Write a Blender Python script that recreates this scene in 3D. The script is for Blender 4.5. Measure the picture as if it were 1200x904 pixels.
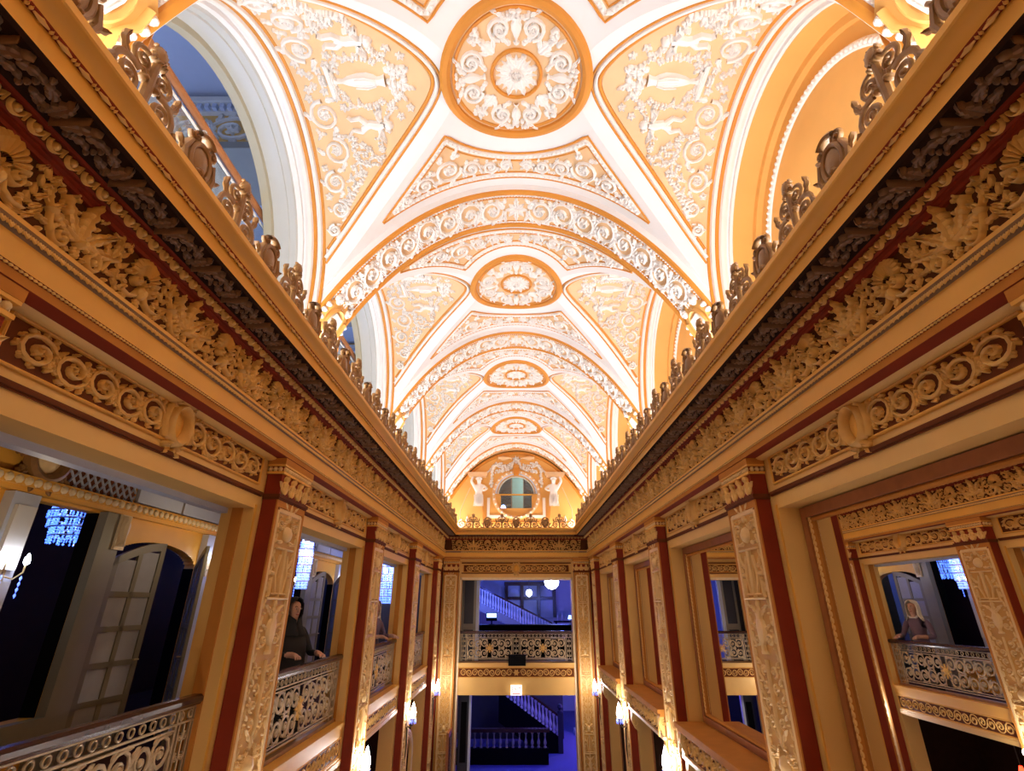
import bpy, math, random
from mathutils import Matrix, Vector
from math import sin, cos, pi, sqrt, radians, atan2

for o in list(bpy.data.objects): bpy.data.objects.remove(o)
sc = bpy.context.scene
COL = sc.collection
random.seed(7)

# ------------------------------------------------------------------ camera (eye = origin, +Y down the hall, Z up)
F_PX, PITCH = 595.0, radians(23.4)
cd = bpy.data.cameras.new('camera'); cam = bpy.data.objects.new('camera', cd); COL.objects.link(cam)
cd.sensor_width = 36.0; cd.lens = F_PX / 1200 * 36.0; cd.shift_x = -5 / 1200
cd.clip_start = 0.02; cd.clip_end = 200
cam.location = (0, 0, 0); cam.rotation_euler = (pi / 2 + PITCH, 0, 0)
sc.camera = cam

# ------------------------------------------------------------------ world, exposure, large lights
w = bpy.data.worlds.new('world'); sc.world = w; w.use_nodes = True
w.node_tree.nodes['Background'].inputs[0].default_value = (0.9, 0.75, 0.6, 1)
w.node_tree.nodes['Background'].inputs[1].default_value = 0.05
vs = sc.view_settings
vs.view_transform = 'Standard'; vs.look = 'None'; vs.exposure = 0.5; vs.gamma = 1.0; vs.use_curve_mapping = False

def area(name, loc, rot, sx, sy, power, col):
    l = bpy.data.lights.new(name, 'AREA'); l.shape = 'RECTANGLE'; l.size = sx; l.size_y = sy
    l.energy = power; l.color = col
    o = bpy.data.objects.new(name, l); COL.objects.link(o); o.location = loc; o.rotation_euler = rot
    return o
def point(name, loc, power, col, r=0.05):
    l = bpy.data.lights.new(name, 'POINT'); l.energy = power; l.color = col; l.shadow_soft_size = r
    o = bpy.data.objects.new(name, l); COL.objects.link(o); o.location = loc
    return o

# strip lamps lying in the cove troughs behind the cresting, shining up at the vault
COVE_W = 175
for s in (-1, 1):
    area('cove_lamp', (s * 1.93, 6.4, 1.90), (pi, -s * radians(12), 0), 0.16, 16.4, COVE_W, (0.92, 0.95, 1.0))
area('cove_lamp', (0, 14.55, 1.90), (pi, 0, 0), 3.0, 0.12, 12, (1.0, 0.90, 0.76))
# blue stage-style lighting of the rooms around the hall
area('gallery_lamp', (-4.2, 6.5, 2.7), (pi, 0, 0), 1.6, 15.0, 120, (0.40, 0.55, 1.0))
point('foyer_lamp', (1.6, 20.0, 0.2), 110, (0.10, 0.16, 1.0), 0.05)
point('foyer_lamp', (-1.5, 23.4, 0.4), 120, (0.10, 0.16, 1.0), 0.05)
point('foyer_lamp', (3.6, 19.5, -2.6), 80, (0.16, 0.08, 1.0), 0.05)
point('foyer_lamp', (0.2, 18.0, -2.4), 60, (0.08, 0.06, 1.0), 0.05)

# ------------------------------------------------------------------ materials
MATS = {}
def mat(name, col, rough=0.5, metal=0.0, var=0.12, scale=5.0, bump=0.0, bscale=40.0, emis=None, es=0.0, trans=0.0, alpha=1.0, spec=0.5):
    m = bpy.data.materials.new(name); m.use_nodes = True
    nt = m.node_tree; b = nt.nodes['Principled BSDF']
    b.inputs['Roughness'].default_value = rough; b.inputs['Metallic'].default_value = metal
    b.inputs['Specular IOR Level'].default_value = spec
    c = (*col, 1)
    if var > 0:
        tc = nt.nodes.new('ShaderNodeTexCoord'); n = nt.nodes.new('ShaderNodeTexNoise')
        n.inputs['Scale'].default_value = scale; n.inputs['Detail'].default_value = 5
        mx = nt.nodes.new('ShaderNodeMix'); mx.data_type = 'RGBA'
        mx.inputs['A'].default_value = tuple(max(0, v * (1 - var)) for v in col) + (1,)
        mx.inputs['B'].default_value = tuple(min(1, v * (1 + var)) for v in col) + (1,)
        nt.links.new(tc.outputs['Object'], n.inputs['Vector'])
        nt.links.new(n.outputs['Fac'], mx.inputs['Factor']); nt.links.new(mx.outputs['Result'], b.inputs['Base Color'])
        if bump > 0:
            n2 = nt.nodes.new('ShaderNodeTexNoise'); n2.inputs['Scale'].default_value = bscale; n2.inputs['Detail'].default_value = 4
            bp = nt.nodes.new('ShaderNodeBump'); bp.inputs['Strength'].default_value = bump; bp.inputs['Distance'].default_value = 0.01
            nt.links.new(tc.outputs['Object'], n2.inputs['Vector']); nt.links.new(n2.outputs['Fac'], bp.inputs['Height'])
            nt.links.new(bp.outputs['Normal'], b.inputs['Normal'])
    else:
        b.inputs['Base Color'].default_value = c
    if emis:
        b.inputs['Emission Color'].default_value = (*emis, 1); b.inputs['Emission Strength'].default_value = es
    if trans > 0: b.inputs['Transmission Weight'].default_value = trans
    if alpha < 1: b.inputs['Alpha'].default_value = alpha
    MATS[name] = m
    return m
mat('plaster_white', (0.90, 0.86, 0.84), 0.6, var=0.03, bump=0.05)
mat('relief_white', (0.90, 0.85, 0.80), 0.55, var=0.05, bump=0.08)
mat('vault_orange', (0.70, 0.27, 0.03), 0.55, var=0.18, scale=3)
mat('vault_peach', (0.82, 0.53, 0.28), 0.6, var=0.16, scale=2.5)
mat('tympanum_gold', (0.82, 0.43, 0.11), 0.6, var=0.2, scale=1.6)
mat('wall_gold', (0.82, 0.42, 0.06), 0.5, var=0.10, scale=3, bump=0.05)
mat('wall_cream', (0.80, 0.49, 0.14), 0.5, var=0.08, scale=3, bump=0.04)
mat('gilt', (0.80, 0.49, 0.14), 0.42, var=0.18, scale=14, bump=0.1)
mat('amber_gold', (0.62, 0.33, 0.07), 0.5, var=0.12, scale=6)
mat('frieze_brown', (0.11, 0.034, 0.008), 0.8, spec=0.1, var=0.25, scale=8)
mat('gilt_soft', (0.82, 0.57, 0.25), 0.45, var=0.14, scale=14, bump=0.1)
mat('arch_white_shaded', (0.55, 0.56, 0.54), 0.6, var=0.05)  # arch white with the reveal's shade put into the colour
mat('arch_cream_shaded', (0.46, 0.42, 0.30), 0.6, var=0.06)  # arch cream, its dimmer light painted in as olive
mat('gilt_pale', (0.86, 0.66, 0.37), 0.45, var=0.12, scale=14, bump=0.1)
mat('antique_bronze', (0.30, 0.15, 0.045), 0.4, var=0.3, scale=18, bump=0.1)  # bronze; the crest's shaded front is put into this darker tone
mat('gilt_shaded', (0.24, 0.13, 0.065), 0.45, var=0.25, scale=18, bump=0.1)  # gilt darkened to paint in the shade under the cornice
mat('oxblood', (0.25, 0.030, 0.008), 0.6, var=0.2, scale=6, spec=0.2)
mat('red_brown', (0.15, 0.040, 0.010), 0.7, spec=0.15, var=0.22, scale=8)
mat('amber_brown', (0.55, 0.22, 0.04), 0.7, spec=0.1, var=0.18, scale=6)
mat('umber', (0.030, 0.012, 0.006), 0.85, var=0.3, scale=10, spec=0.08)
mat('dark_wood', (0.055, 0.018, 0.010), 0.25, var=0.3, scale=12)
mat('frame_wood', (0.34, 0.12, 0.03), 0.6, var=0.25, scale=14, bump=0.08)
mat('mirror', (0.86, 0.86, 0.86), 0.0, 1.0, var=0)
mat('iron_gilt', (0.52, 0.40, 0.24), 0.4, 0.35, var=0.25, scale=20)
mat('iron_dark', (0.10, 0.07, 0.05), 0.4, 0.4, var=0.2)
mat('grey_paint', (0.32, 0.30, 0.25), 0.5, var=0.1)
mat('door_grey', (0.20, 0.17, 0.12), 0.45, var=0.12)
mat('post_grey', (0.26, 0.23, 0.17), 0.5, var=0.1)
mat('pane_grey', (0.40, 0.39, 0.42), 0.25, var=0.15, trans=0.15)
mat('window_glass', (0.80, 0.88, 0.88), 0.02, var=0, trans=0.95)
mat('pale_green', (0.70, 0.82, 0.76), 0.5, var=0.08)
mat('moulding_brown', (0.24, 0.13, 0.05), 0.5, var=0.2, scale=20)
mat('black', (0.004, 0.004, 0.005), 0.9, var=0, spec=0.05)
mat('black_gloss', (0.004, 0.004, 0.005), 0.6, var=0, spec=0.08)
mat('stone_white', (0.72, 0.70, 0.66), 0.5, var=0.06)
mat('blue_white', (0.55, 0.60, 0.75), 0.5, var=0.08)
mat('foyer_plaster', (0.45, 0.50, 0.62), 0.6, var=0.08)
mat('foyer_dark', (0.035, 0.035, 0.05), 0.5, var=0.2)
mat('carpet_blue', (0.10, 0.10, 0.30), 0.9, var=0.35, scale=30)
mat('carpet_red', (0.05, 0.008, 0.008), 0.9, var=0.3, scale=30)
mat('corridor_red', (0.05, 0.008, 0.006), 0.7, var=0.3)
mat('lamp_blue', (0.6, 0.75, 1), 0.3, var=0, emis=(0.35, 0.5, 1.0), es=6)
mat('lamp_white', (1, 1, 1), 0.3, var=0, emis=(0.82, 0.86, 1.0), es=30)
mat('lamp_soft', (1, 1, 1), 0.3, var=0, emis=(0.85, 0.92, 1.0), es=3)
mat('lamp_red', (1, 0.2, 0.1), 0.3, var=0, emis=(1.0, 0.06, 0.02), es=3)
mat('lamp_cove', (1, 1, 1), 0.3, var=0, emis=(1.0, 0.93, 0.86), es=1)
mat('screen_blue', (0.3, 0.5, 1), 0.3, var=0, emis=(0.25, 0.45, 1.0), es=4)
mat('sign_white', (0.9, 0.88, 0.85), 0.4, var=0, emis=(1.0, 0.92, 0.86), es=0.9)
mat('sign_red', (0.7, 0.05, 0.03), 0.4, var=0, emis=(1.0, 0.1, 0.05), es=0.5)
mat('skin', (0.62, 0.36, 0.26), 0.5, var=0.06)
mat('hair_blonde', (0.90, 0.78, 0.62), 0.5, var=0.2, scale=40)
mat('cloth_black', (0.010, 0.009, 0.010), 0.8, var=0.2)
mat('cloth_mauve', (0.16, 0.11, 0.17), 0.8, var=0.15)
mat('cloth_white', (0.7, 0.68, 0.66), 0.8, var=0.05)
mat('lip', (0.45, 0.10, 0.09), 0.4, var=0)
mat('crystal', (0.75, 0.82, 1.0), 0.1, var=0, emis=(0.05, 0.15, 1.0), es=1.8)  # blue glow put into the crystals in place of lamp light

# ------------------------------------------------------------------ mesh building helpers
class MB:
    def __init__(s): s.v = []; s.f = []
    def grid(s, rows, cu=False, cv=False):
        o = len(s.v); n = len(rows); m = len(rows[0])
        for r in rows: s.v.extend(r)
        for i in range(n if cu else n - 1):
            a = o + i * m; b = o + ((i + 1) % n) * m
            for j in range(m if cv else m - 1):
                k = (j + 1) % m
                s.f.append((a + j, a + k, b + k, b + j))
        return s
    def box(s, x0, x1, y0, y1, z0, z1):
        o = len(s.v)
        s.v += [(x0, y0, z0), (x1, y0, z0), (x1, y1, z0), (x0, y1, z0), (x0, y0, z1), (x1, y0, z1), (x1, y1, z1), (x0, y1, z1)]
        s.f += [tuple(o + i for i in q) for q in ((0, 3, 2, 1), (4, 5, 6, 7), (0, 1, 5, 4), (1, 2, 6, 5), (2, 3, 7, 6), (3, 0, 4, 7))]
        return s
    def poly(s, pts):
        o = len(s.v); s.v += pts; s.f.append(tuple(range(o, o + len(pts)))); return s
    def prism(s, poly, M, h0, h1):
        n = len(poly); o = len(s.v)
        s.v += [M(u, v, h0) for u, v in poly] + [M(u, v, h1) for u, v in poly]
        s.f.append(tuple(o + i for i in reversed(range(n)))); s.f.append(tuple(o + n + i for i in range(n)))
        for i in range(n):
            j = (i + 1) % n; s.f.append((o + i, o + j, o + n + j, o + n + i))
        return s
    def tube(s, pts, r, n=6, closed=False, cap=True):
        P = [Vector(p) for p in pts]; N = len(P)
        rr = r if isinstance(r, (list, tuple)) else [r] * N
        rows = []; prev = None
        for i in range(N):
            a = P[(i - 1) % N] if (closed or i > 0) else P[i]; b = P[(i + 1) % N] if (closed or i < N - 1) else P[i]
            t = (b - a).normalized() if (b - a).length > 1e-9 else Vector((0, 0, 1))
            if prev is None:
                q = Vector((0, 0, 1)) if abs(t.z) < 0.9 else Vector((1, 0, 0))
                prev = (q - t * q.dot(t)).normalized()
            else:
                q = prev - t * prev.dot(t); prev = q.normalized() if q.length > 1e-6 else prev
            bb = t.cross(prev)
            rows.append([tuple(P[i] + (prev * cos(2 * pi * k / n) + bb * sin(2 * pi * k / n)) * rr[i]) for k in range(n)])
        o = len(s.v)
        s.grid(rows, cu=closed, cv=True)
        if cap and not closed:
            s.f.append(tuple(o + k for k in range(n))); s.f.append(tuple(o + (N - 1) * n + k for k in range(n)))
        return s
    def lathe(s, prof, c=(0, 0, 0), n=12, a0=0, a1=2 * pi, sx=1, sy=1):
        full = abs(a1 - a0 - 2 * pi) < 1e-6
        k = n if full else n + 1
        rows = [[(c[0] + r * cos(a0 + (a1 - a0) * i / n) * sx, c[1] + r * sin(a0 + (a1 - a0) * i / n) * sy, c[2] + z) for i in range(k)] for r, z in prof]
        return s.grid(rows, cv=full)
    def build(s, name, m, parent=None, loc=None, smooth=35, **tags):
        return mk(name, s.mesh(name, m, smooth), parent, loc, **tags)
    def mesh(s, name, m, smooth=35):
        me = bpy.data.meshes.new(name); me.from_pydata(s.v, [], s.f); me.materials.append(MATS[m] if isinstance(m, str) else m)
        if smooth:
            me.polygons.foreach_set('use_smooth', [True] * len(me.polygons)); me.set_sharp_from_angle(angle=radians(smooth))
        me.update()
        return me

def mk(name, me, parent=None, loc=None, M=None, **tags):
    o = bpy.data.objects.new(name, me); COL.objects.link(o)
    if parent: o.parent = parent
    if M is not None: o.matrix_basis = M
    elif loc is not None: o.location = loc
    for k, v in tags.items(): o[k] = v
    return o
def empty(name, loc=(0, 0, 0), rz=0, **tags):
    o = mk(name, None, None, loc, **tags); o.rotation_euler.z = rz; o.empty_display_size = 0.1
    return o
def frame(o, U, V, N=None):
    U = Vector(U); V = Vector(V); N = Vector(N) if N else U.cross(V)
    return Matrix(((U.x, V.x, N.x, o[0]), (U.y, V.y, N.y, o[1]), (U.z, V.z, N.z, o[2]), (0, 0, 0, 1)))
def copy_tree(o, parent=None):
    c = o.copy(); COL.objects.link(c); c.parent = parent
    for ch in o.children: copy_tree(ch, c)
    return c

def FLAT(u, v, h): return (u, v, h)
def lin(a, b, n): return [a + (b - a) * i / (n - 1) for i in range(n)]
def seq(x, n): return list(x) if isinstance(x, (list, tuple)) else [x] * n

# ---- relief primitives: everything is drawn in (u,v) and raised by h through a mapping M(u,v,h)
def stroke(mb, pts, w, h, M=FLAT, closed=False, base=0.0, two=False, flat=0.35):
    n = len(pts); w = seq(w, n); h = seq(h, n); rows = []
    for i in range(n):
        a = pts[(i - 1) % n] if closed or i else pts[i]; b = pts[(i + 1) % n] if closed or i < n - 1 else pts[i]
        tx, ty = b[0] - a[0], b[1] - a[1]; l = sqrt(tx * tx + ty * ty) or 1; nx, ny = -ty / l, tx / l
        row = [(-1, 0), (-0.7, 0.72), (0, 1), (0.7, 0.72), (1, 0)]
        if two: row += [(0.7, -0.72), (0, -1), (-0.7, -0.72)]
        rows.append([M(pts[i][0] + nx * q * w[i] / 2, pts[i][1] + ny * q * w[i] / 2, base + z * h[i]) for q, z in row])
    mb.grid(rows, cu=closed, cv=two)
def spiral_pts(c, R, a0, turns, d=1, n=26, tight=0.12, hold=0.0):
    out = []
    for i in range(n):
        t = i / (n - 1); a = a0 + d * 2 * pi * turns * t
        k = 0 if t < hold else (t - hold) / (1 - hold)
        r = R * (1 - (1 - tight) * k ** 0.85)
        out.append((c[0] + r * cos(a), c[1] + r * sin(a)))
    return out
def scroll(mb, c, R, a0, turns, d, w, h, M=FLAT, n=26, hold=0.0, two=False, base=0.0, eye=True):
    P = spiral_pts(c, R, a0, turns, d, n, 0.14, hold)
    stroke(mb, P, [w * (1 - 0.45 * i / n) for i in range(n)], [h * (0.7 + 0.3 * i / n) for i in range(n)], M, two=two, base=base)
    if eye: dome(mb, P[-1], w * 0.62, h * 1.15, M, two=two, base=base)
def dome(mb, c, r, h, M=FLAT, n=7, sy=1.0, two=False, base=0.0, rot=0.0):
    rows = []
    cr, sr = cos(rot), sin(rot)
    prof = [(1, 0), (0.8, 0.6), (0.42, 0.92), (0.02, 1)]
    if two: prof = [(0.02, -1), (0.42, -0.92), (0.8, -0.6)] + prof
    for k, z in prof:
        ring = []
        for i in range(n):
            x, y = r * k * cos(2 * pi * i / n), r * k * sy * sin(2 * pi * i / n)
            ring.append(M(c[0] + x * cr - y * sr, c[1] + x * sr + y * cr, base + z * h))
        rows.append(ring)
    mb.grid(rows, cv=True)
def leaf(mb, b, ang, ln, w, h, M=FLAT, lobes=3, bend=0.0, base=0.0, lift=0.5, two=False):
    n = lobes * 4 + 1; x, y = b; rows = []; st = ln / (n - 1)
    for i in range(n):
        t = i / (n - 1); a = ang + bend * t
        e = max(0.03, sin(pi * (0.08 + 0.92 * t) ** 0.75)) ** 0.75
        sw = abs(sin(pi * lobes * (t + 0.02)))
        lb = 0.56 + 0.44 * sw
        hw = w / 2 * e * lb; nx, ny = -sin(a), cos(a); fx, fy = cos(a), sin(a)
        top = h * (0.55 + lift * t ** 2) * (0.72 + 0.28 * sw)
        row = [(-1, 0.0, .10), (-0.8, 0.75, .06), (-0.35, 1.0, 0), (0, 0.5, 0), (0.35, 1.0, 0), (0.8, 0.75, .06), (1, 0.0, .10)] if not two else [(-1, 0.0, .1), (-0.5, 1.0, 0), (0, 0.6, 0), (0.5, 1.0, 0), (1, 0.0, .1), (0.5, -1.0, 0), (0, -0.6, 0), (-0.5, -1.0, 0)]
        rows.append([M(x + nx * q * hw + fx * k * w * sw, y + ny * q * hw + fy * k * w * sw, base + z * top) for q, z, k in row])
        x += cos(a) * st; y += sin(a) * st
    mb.grid(rows, cv=two)
def rosette(mb, c, R, h, M=FLAT, n=6, base=0.0, a0=0.0):
    for i in range(n):
        leaf(mb, (c[0] + R * 0.12 * cos(a0 + 2 * pi * i / n), c[1] + R * 0.12 * sin(a0 + 2 * pi * i / n)), a0 + 2 * pi * i / n, R * 0.88, R * 2.6 / n * 1.5, h * 0.8, M, lobes=1, base=base)
    dome(mb, c, R * 0.28, h, M, base=base)
def rinceau(mb, u0, u1, v0, H, n, h, M=FLAT, flip=1, w=None, leaves=True, two=False, base=0.0, taper=None, seg=22):
    cw = (u1 - u0) / n
    for i in range(n):
        cx = u0 + (i + 0.5) * cw; sg = flip if i % 2 == 0 else -flip
        k = 1.0 if not taper else taper(i / max(1, n - 1))
        Rx = abs(cw) / 2; Ry = min(H * 0.46, abs(cw) * 0.75) * k; W = w or H * 0.13
        d = 1 if cw > 0 else -1
        def MM(u, v, hh, cx=cx, Rx=Rx, Ry=Ry): return M(cx + u * Rx * d, v0 + v * Ry, hh)
        P = spiral_pts((0, 0), 1, pi, 1.75, -sg, seg, 0.16, 0.2)
        Q = [(cx + p[0] * Rx * d, v0 + p[1] * Ry) for p in P]
        stroke(mb, Q, [W * (0.45 + 0.55 * sin(pi * min(1, 0.12 + 1.1 * j / seg))) for j in range(seg)], [h * (0.65 + 0.5 * j / seg) for j in range(seg)], M, two=two, base=base)
        if leaves:
            r = min(Rx, Ry)
            if two: dome(mb, (cx, v0), r * 0.3, h * 1.3, M, two=True, base=base)
            else: rosette(mb, (cx, v0), r * 0.46, h * 1.2, M, n=6, base=base, a0=i)
            for aa, ln, wd in ((0.95, 0.62, 0.42), (0.78, 0.72, 0.5), (0.6, 0.62, 0.44), (0.42, 0.74, 0.5), (0.24, 0.62, 0.42), (0.06, 0.64, 0.44), (-0.15, 0.5, 0.36), (-0.4, 0.46, 0.34)):
                if two and aa not in (0.78, 0.42, 0.06): continue
                a = pi * aa * sg; k2 = 0.96 if aa > 0 else 0.84
                b = (cx + Rx * k2 * cos(a) * d, v0 + Ry * k2 * sin(a))
                dirn = a - sg * 0.75
                leaf(mb, b, atan2(sin(dirn), cos(dirn) * d), r * ln, r * wd, h * 1.05, M, lobes=2, bend=-sg * 1.0 * d, two=two, base=base)
            for q in (0.0, 0.5):   # leaf tuft filling the hollow opposite the arch of the scroll
                leaf(mb, (cx - Rx * 0.95 * d, v0 - sg * Ry * 0.1), atan2(-sg, (0.15 + q) * d), Ry * (1.05 - 0.3 * q), r * 0.55, h, M, lobes=3, bend=sg * (0.9 - q) * d, two=two, base=base)
def garland(mb, pts, r, h, M=FLAT, base=0.0):
    acc = 0; last = None
    for p in pts:
        if last is None or sqrt((p[0] - last[0]) ** 2 + (p[1] - last[1]) ** 2) > r * 1.1:
            k = random.uniform(0.75, 1.25)
            for q in (-0.55, 0.55):
                dome(mb, (p[0] + random.uniform(-.4, .4) * r, p[1] + q * r * random.uniform(.6, 1.1)), r * 0.72 * k, h * k, M, n=5, base=base)
            last = p
def arc_pts(c, r, a0, a1, n, sy=1.0): return [(c[0] + r * cos(a0 + (a1 - a0) * i / (n - 1)), c[1] + r * sy * sin(a0 + (a1 - a0) * i / (n - 1))) for i in range(n)]
def sag(p, q, d, n=12): return [(p[0] + (q[0] - p[0]) * t, p[1] + (q[1] - p[1]) * t - 4 * d * t * (1 - t)) for t in lin(0, 1, n)]
def urn(mb, c, ang, ln, w, h, M=FLAT, base=0.0, prof=None):
    prof = prof or [(0, .55), (.06, .6), (.1, .25), (.2, .2), (.3, .55), (.5, .9), (.68, 1.0), (.8, .75), (.86, .5), (.92, .55), (1, .8)]
    pts = [(c[0] + cos(ang) * ln * t, c[1] + sin(ang) * ln * t) for t, _ in prof]
    stroke(mb, pts, [k * w for _, k in prof], h, M, base=base)

# ------------------------------------------------------------------ dimensions of the hall
L = 3.16; HW = 2.13; PF = 2.0; FLOOR = -4.5; BALC = -1.62
YW, YE = 14.8, -2.0
def YK(k): return 4.58 + L * (k - 1)
ZH = 0.724          # head of the side openings
OPEN = 1.185        # half width of the side openings
# ================================================================== STRUCTURE
def sbox(mb, s, xa, xb, y0, y1, z0, z1):
    mb.box(min(s * xa, s * xb), max(s * xa, s * xb), y0, y1, z0, z1)
def S(name, mb, m, parent=None, **t):
    return mb.build(name, m, parent, smooth=30, **(t if parent else dict(kind='structure', **t)))

PIERS = [YK(k) for k in range(-1, 5)]
walls = {}
for s, nm in ((-1, 'wall_left'), (1, 'wall_right')):
    mb = MB()
    edges = []
    for k in range(-1, 5):
        a, b = YK(k) - 0.395, YK(k) + 0.395
        if k == -1: a = YE - 0.3
        if k == 4: b = YW
        sbox(mb, s, HW, 2.39, a, b, FLOOR, 1.86)
        edges.append((a, b))
    for i in range(len(edges) - 1):
        y0, y1 = edges[i][1], edges[i + 1][0]
        sbox(mb, s, HW, 2.39, y0, y1, ZH, 1.86)
        sbox(mb, s, HW, 2.39, y0, y1, -1.76, -1.36)
    walls[s] = S(nm, mb, 'wall_cream', label='cream side wall of the hall with openings ' + ('onto the corridor' if s < 0 else 'holding mirrors'), category='wall')
# back wall with the two stacked openings
mb = MB()
for s in (-1, 1):
    sbox(mb, s, 1.485, 2.39, YW, YW + 0.3, FLOOR, 1.86)
mb.box(-1.485, 1.485, YW, YW + 0.3, 0.63, 1.86)
mb.box(-1.485, 1.485, YW, YW + 0.3, -2.08, -1.36)
wb = S('wall_back', mb, 'wall_cream', label='cream end wall with a balcony opening above a doorway', category='wall')
mb = MB(); mb.box(-2.4, 2.4, YE - 0.3, YE, BALC - 0.3, 4.5)
S('wall_front', mb, 'wall_cream', label='plain cream end wall behind the viewing balcony', category='wall')
mb = MB(); mb.box(-2.39, 2.39, YE - 0.3, YW + 0.3, FLOOR - 0.1, FLOOR)
S('floor', mb, 'carpet_blue', label='patterned carpet floor of the hall', category='floor')
mb = MB(); mb.box(-2.1, 2.1, YE, 0.25, BALC - 0.25, BALC)
S('balcony_slab', mb, 'wall_cream', label='balcony slab at the viewing end of the hall', category='floor')

# ------------------------------------------------------------------ entablature (left, right, back), bands that share edges
BANDS = [
 ('trough', 'plaster_white', [(2.2, 1.86), (1.70, 1.86), (1.66, 1.925)]),
 ('crown_fillet', 'wall_gold', [(1.66, 1.925), (1.54, 1.925), (1.54, 1.893)]),
 ('crown_cove', 'wall_gold', [(1.54, 1.893), (1.548, 1.887), (1.575, 1.886), (1.598, 1.880), (1.612, 1.868), (1.62, 1.855)]),
 ('bead_ledge', 'oxblood', [(1.62, 1.855), (1.625, 1.848), (1.645, 1.846)]),
 ('corona', 'wall_gold', [(1.645, 1.846), (1.645, 1.763)]),
 ('soffit', 'umber', [(1.645, 1.763), (1.66, 1.750), (1.672, 1.762), (1.835, 1.762), (1.85, 1.75)]),  # near-black ground paints in the shade of the underside
 ('bed_fillet', 'oxblood', [(1.85, 1.75), (1.855, 1.738), (1.872, 1.736)]),
 ('egg_band', 'red_brown', [(1.872, 1.736), (1.888, 1.695)]),
 ('bed_moulding', 'oxblood', [(1.888, 1.695), (1.905, 1.692), (1.905, 1.68), (1.925, 1.676), (1.93, 1.66), (1.95, 1.658)]),
 ('frieze_ground', 'frieze_brown', [(1.95, 1.658), (1.95, 1.39)]),
 ('frieze_fillet', 'wall_gold', [(1.95, 1.39), (1.928, 1.386), (1.928, 1.366)]),
 ('leaf_moulding', 'moulding_brown', [(1.928, 1.366), (1.935, 1.345), (1.948, 1.322)]),
 ('fascia', 'wall_gold', [(1.948, 1.322), (1.948, 1.215)]),
 ('fascia_bead', 'oxblood', [(1.948, 1.215), (1.958, 1.212), (1.958, 1.202)]),
 ('lower_fascia', 'amber_brown', [(1.958, 1.202), (1.968, 1.168)]),
 ('lower_soffit', 'oxblood', [(1.968, 1.168), (2.06, 1.162)]),
 ('lower_cove', 'wall_cream', [(2.06, 1.162), (2.075, 1.15), (2.10, 1.142), (2.13, 1.14)]),
]
ent = {}
ent[-1] = empty('trim_1', kind='structure', label='gilded entablature along the corridor side wall', category='entablature')
ent[1] = empty('trim_2', kind='structure', label='gilded entablature along the mirrored side wall', category='entablature')
ent[0] = empty('trim_3', kind='structure', label='gilded entablature across the end wall', category='entablature')
for nm, m, prof in BANDS:
    for s in (-1, 1):
        mb = MB(); mb.grid([[(s * x, YE, z), (s * x, YW - (HW - x), z)] for x, z in prof]); S(nm, mb, m, ent[s])
    mb = MB(); mb.grid([[(-x, YW - (HW - x), z), (x, YW - (HW - x), z)] for x, z in prof]); S(nm, mb, m, ent[0])

SIDE = {-1: ((0, 1, 0), (0, 0, 1)), 1: ((0, -1, 0), (0, 0, 1)), 0: ((1, 0, 0), (0, 0, 1))}
def on_side(s, proj, along, z):
    """origin on the surface at projection X=proj of side s; 'along' is Y for sides, X for the back"""
    return (s * proj, along, z) if s else (along, YW - (HW - proj), z)
def put(me, name, parent, s, proj, along, z, tilt=None, **t):
    U, V = SIDE[s]
    M = frame(on_side(s, proj, along, z), U, V)
    if tilt: M = M @ Matrix.Rotation(tilt, 4, 'X')
    return mk(name, me, parent, M=M, **t)

# frieze motifs (u along the wall, v up, h out)
mb = MB()   # acanthus plume on a pair of scrolls
for k, ln, w_ in ((0, 0.205, 0.085), (1, 0.19, 0.068), (-1, 0.19, 0.068), (2, 0.165, 0.058), (-2, 0.165, 0.058)):
    leaf(mb, (0.012 * k, -0.06), pi / 2 - k * 0.58, ln, w_, 0.075 if k else 0.09, lobes=5, bend=-(k > 0) * 0.35 + (k < 0) * 0.35, lift=0.9)
for d in (-1, 1):
    scroll(mb, (d * 0.088, -0.088), 0.050, pi / 2, 1.7, -d, 0.022, 0.06, n=24)
    stroke(mb, [(d * 0.088, -0.038), (d * 0.03, -0.045), (0, -0.06)], [0.022, 0.026, 0.02], 0.055)
    stroke(mb, [(d * 0.135, -0.10), (d * 0.15, -0.06), (d * 0.165, -0.01), (d * 0.19, 0.03)], [0.014, 0.022, 0.018, 0.012], 0.05)
    leaf(mb, (d * 0.155, -0.03), pi / 2 + d * 0.1, 0.085, 0.038, 0.055, lobes=3, bend=d * 0.7)
    leaf(mb, (d * 0.17, 0.0), pi / 2 - d * 0.5, 0.11, 0.042, 0.055, lobes=4, bend=d * 0.8)
    leaf(mb, (d * 0.145, -0.075), pi / 2 - d * 1.4, 0.065, 0.034, 0.05, lobes=2, bend=-d * 0.5)
dome(mb, (0, -0.06), 0.026, 0.10); leaf(mb, (0, -0.075), -pi / 2, 0.06, 0.05, 0.06, lobes=3)
for d in (-1, 1):
    for u, v, an in ((0.06, 0.105, 0.6), (0.115, 0.075, 1.2), (0.12, 0.02, 0.4), (0.185, 0.085, 0.2), (0.19, -0.085, 0.5), (0.03, -0.115, 1.4), (0.145, 0.12, 1.6)):
        leaf(mb, (d * u, v), pi / 2 - d * an, 0.05, 0.028, 0.05, lobes=2, bend=d * 0.5)
    for u, v in ((0.085, 0.125), (0.15, 0.09), (0.175, -0.12), (0.055, 0.06)): dome(mb, (d * u, v), 0.012, 0.045, n=6)
mb.v = [(x * 1.02, y * 1.06, z * 0.6) for x, y, z in mb.v]
M_PLUME = mb.mesh('acanthus_plume', 'gilt')
mb = MB()   # shell over volutes with husk chains
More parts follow.
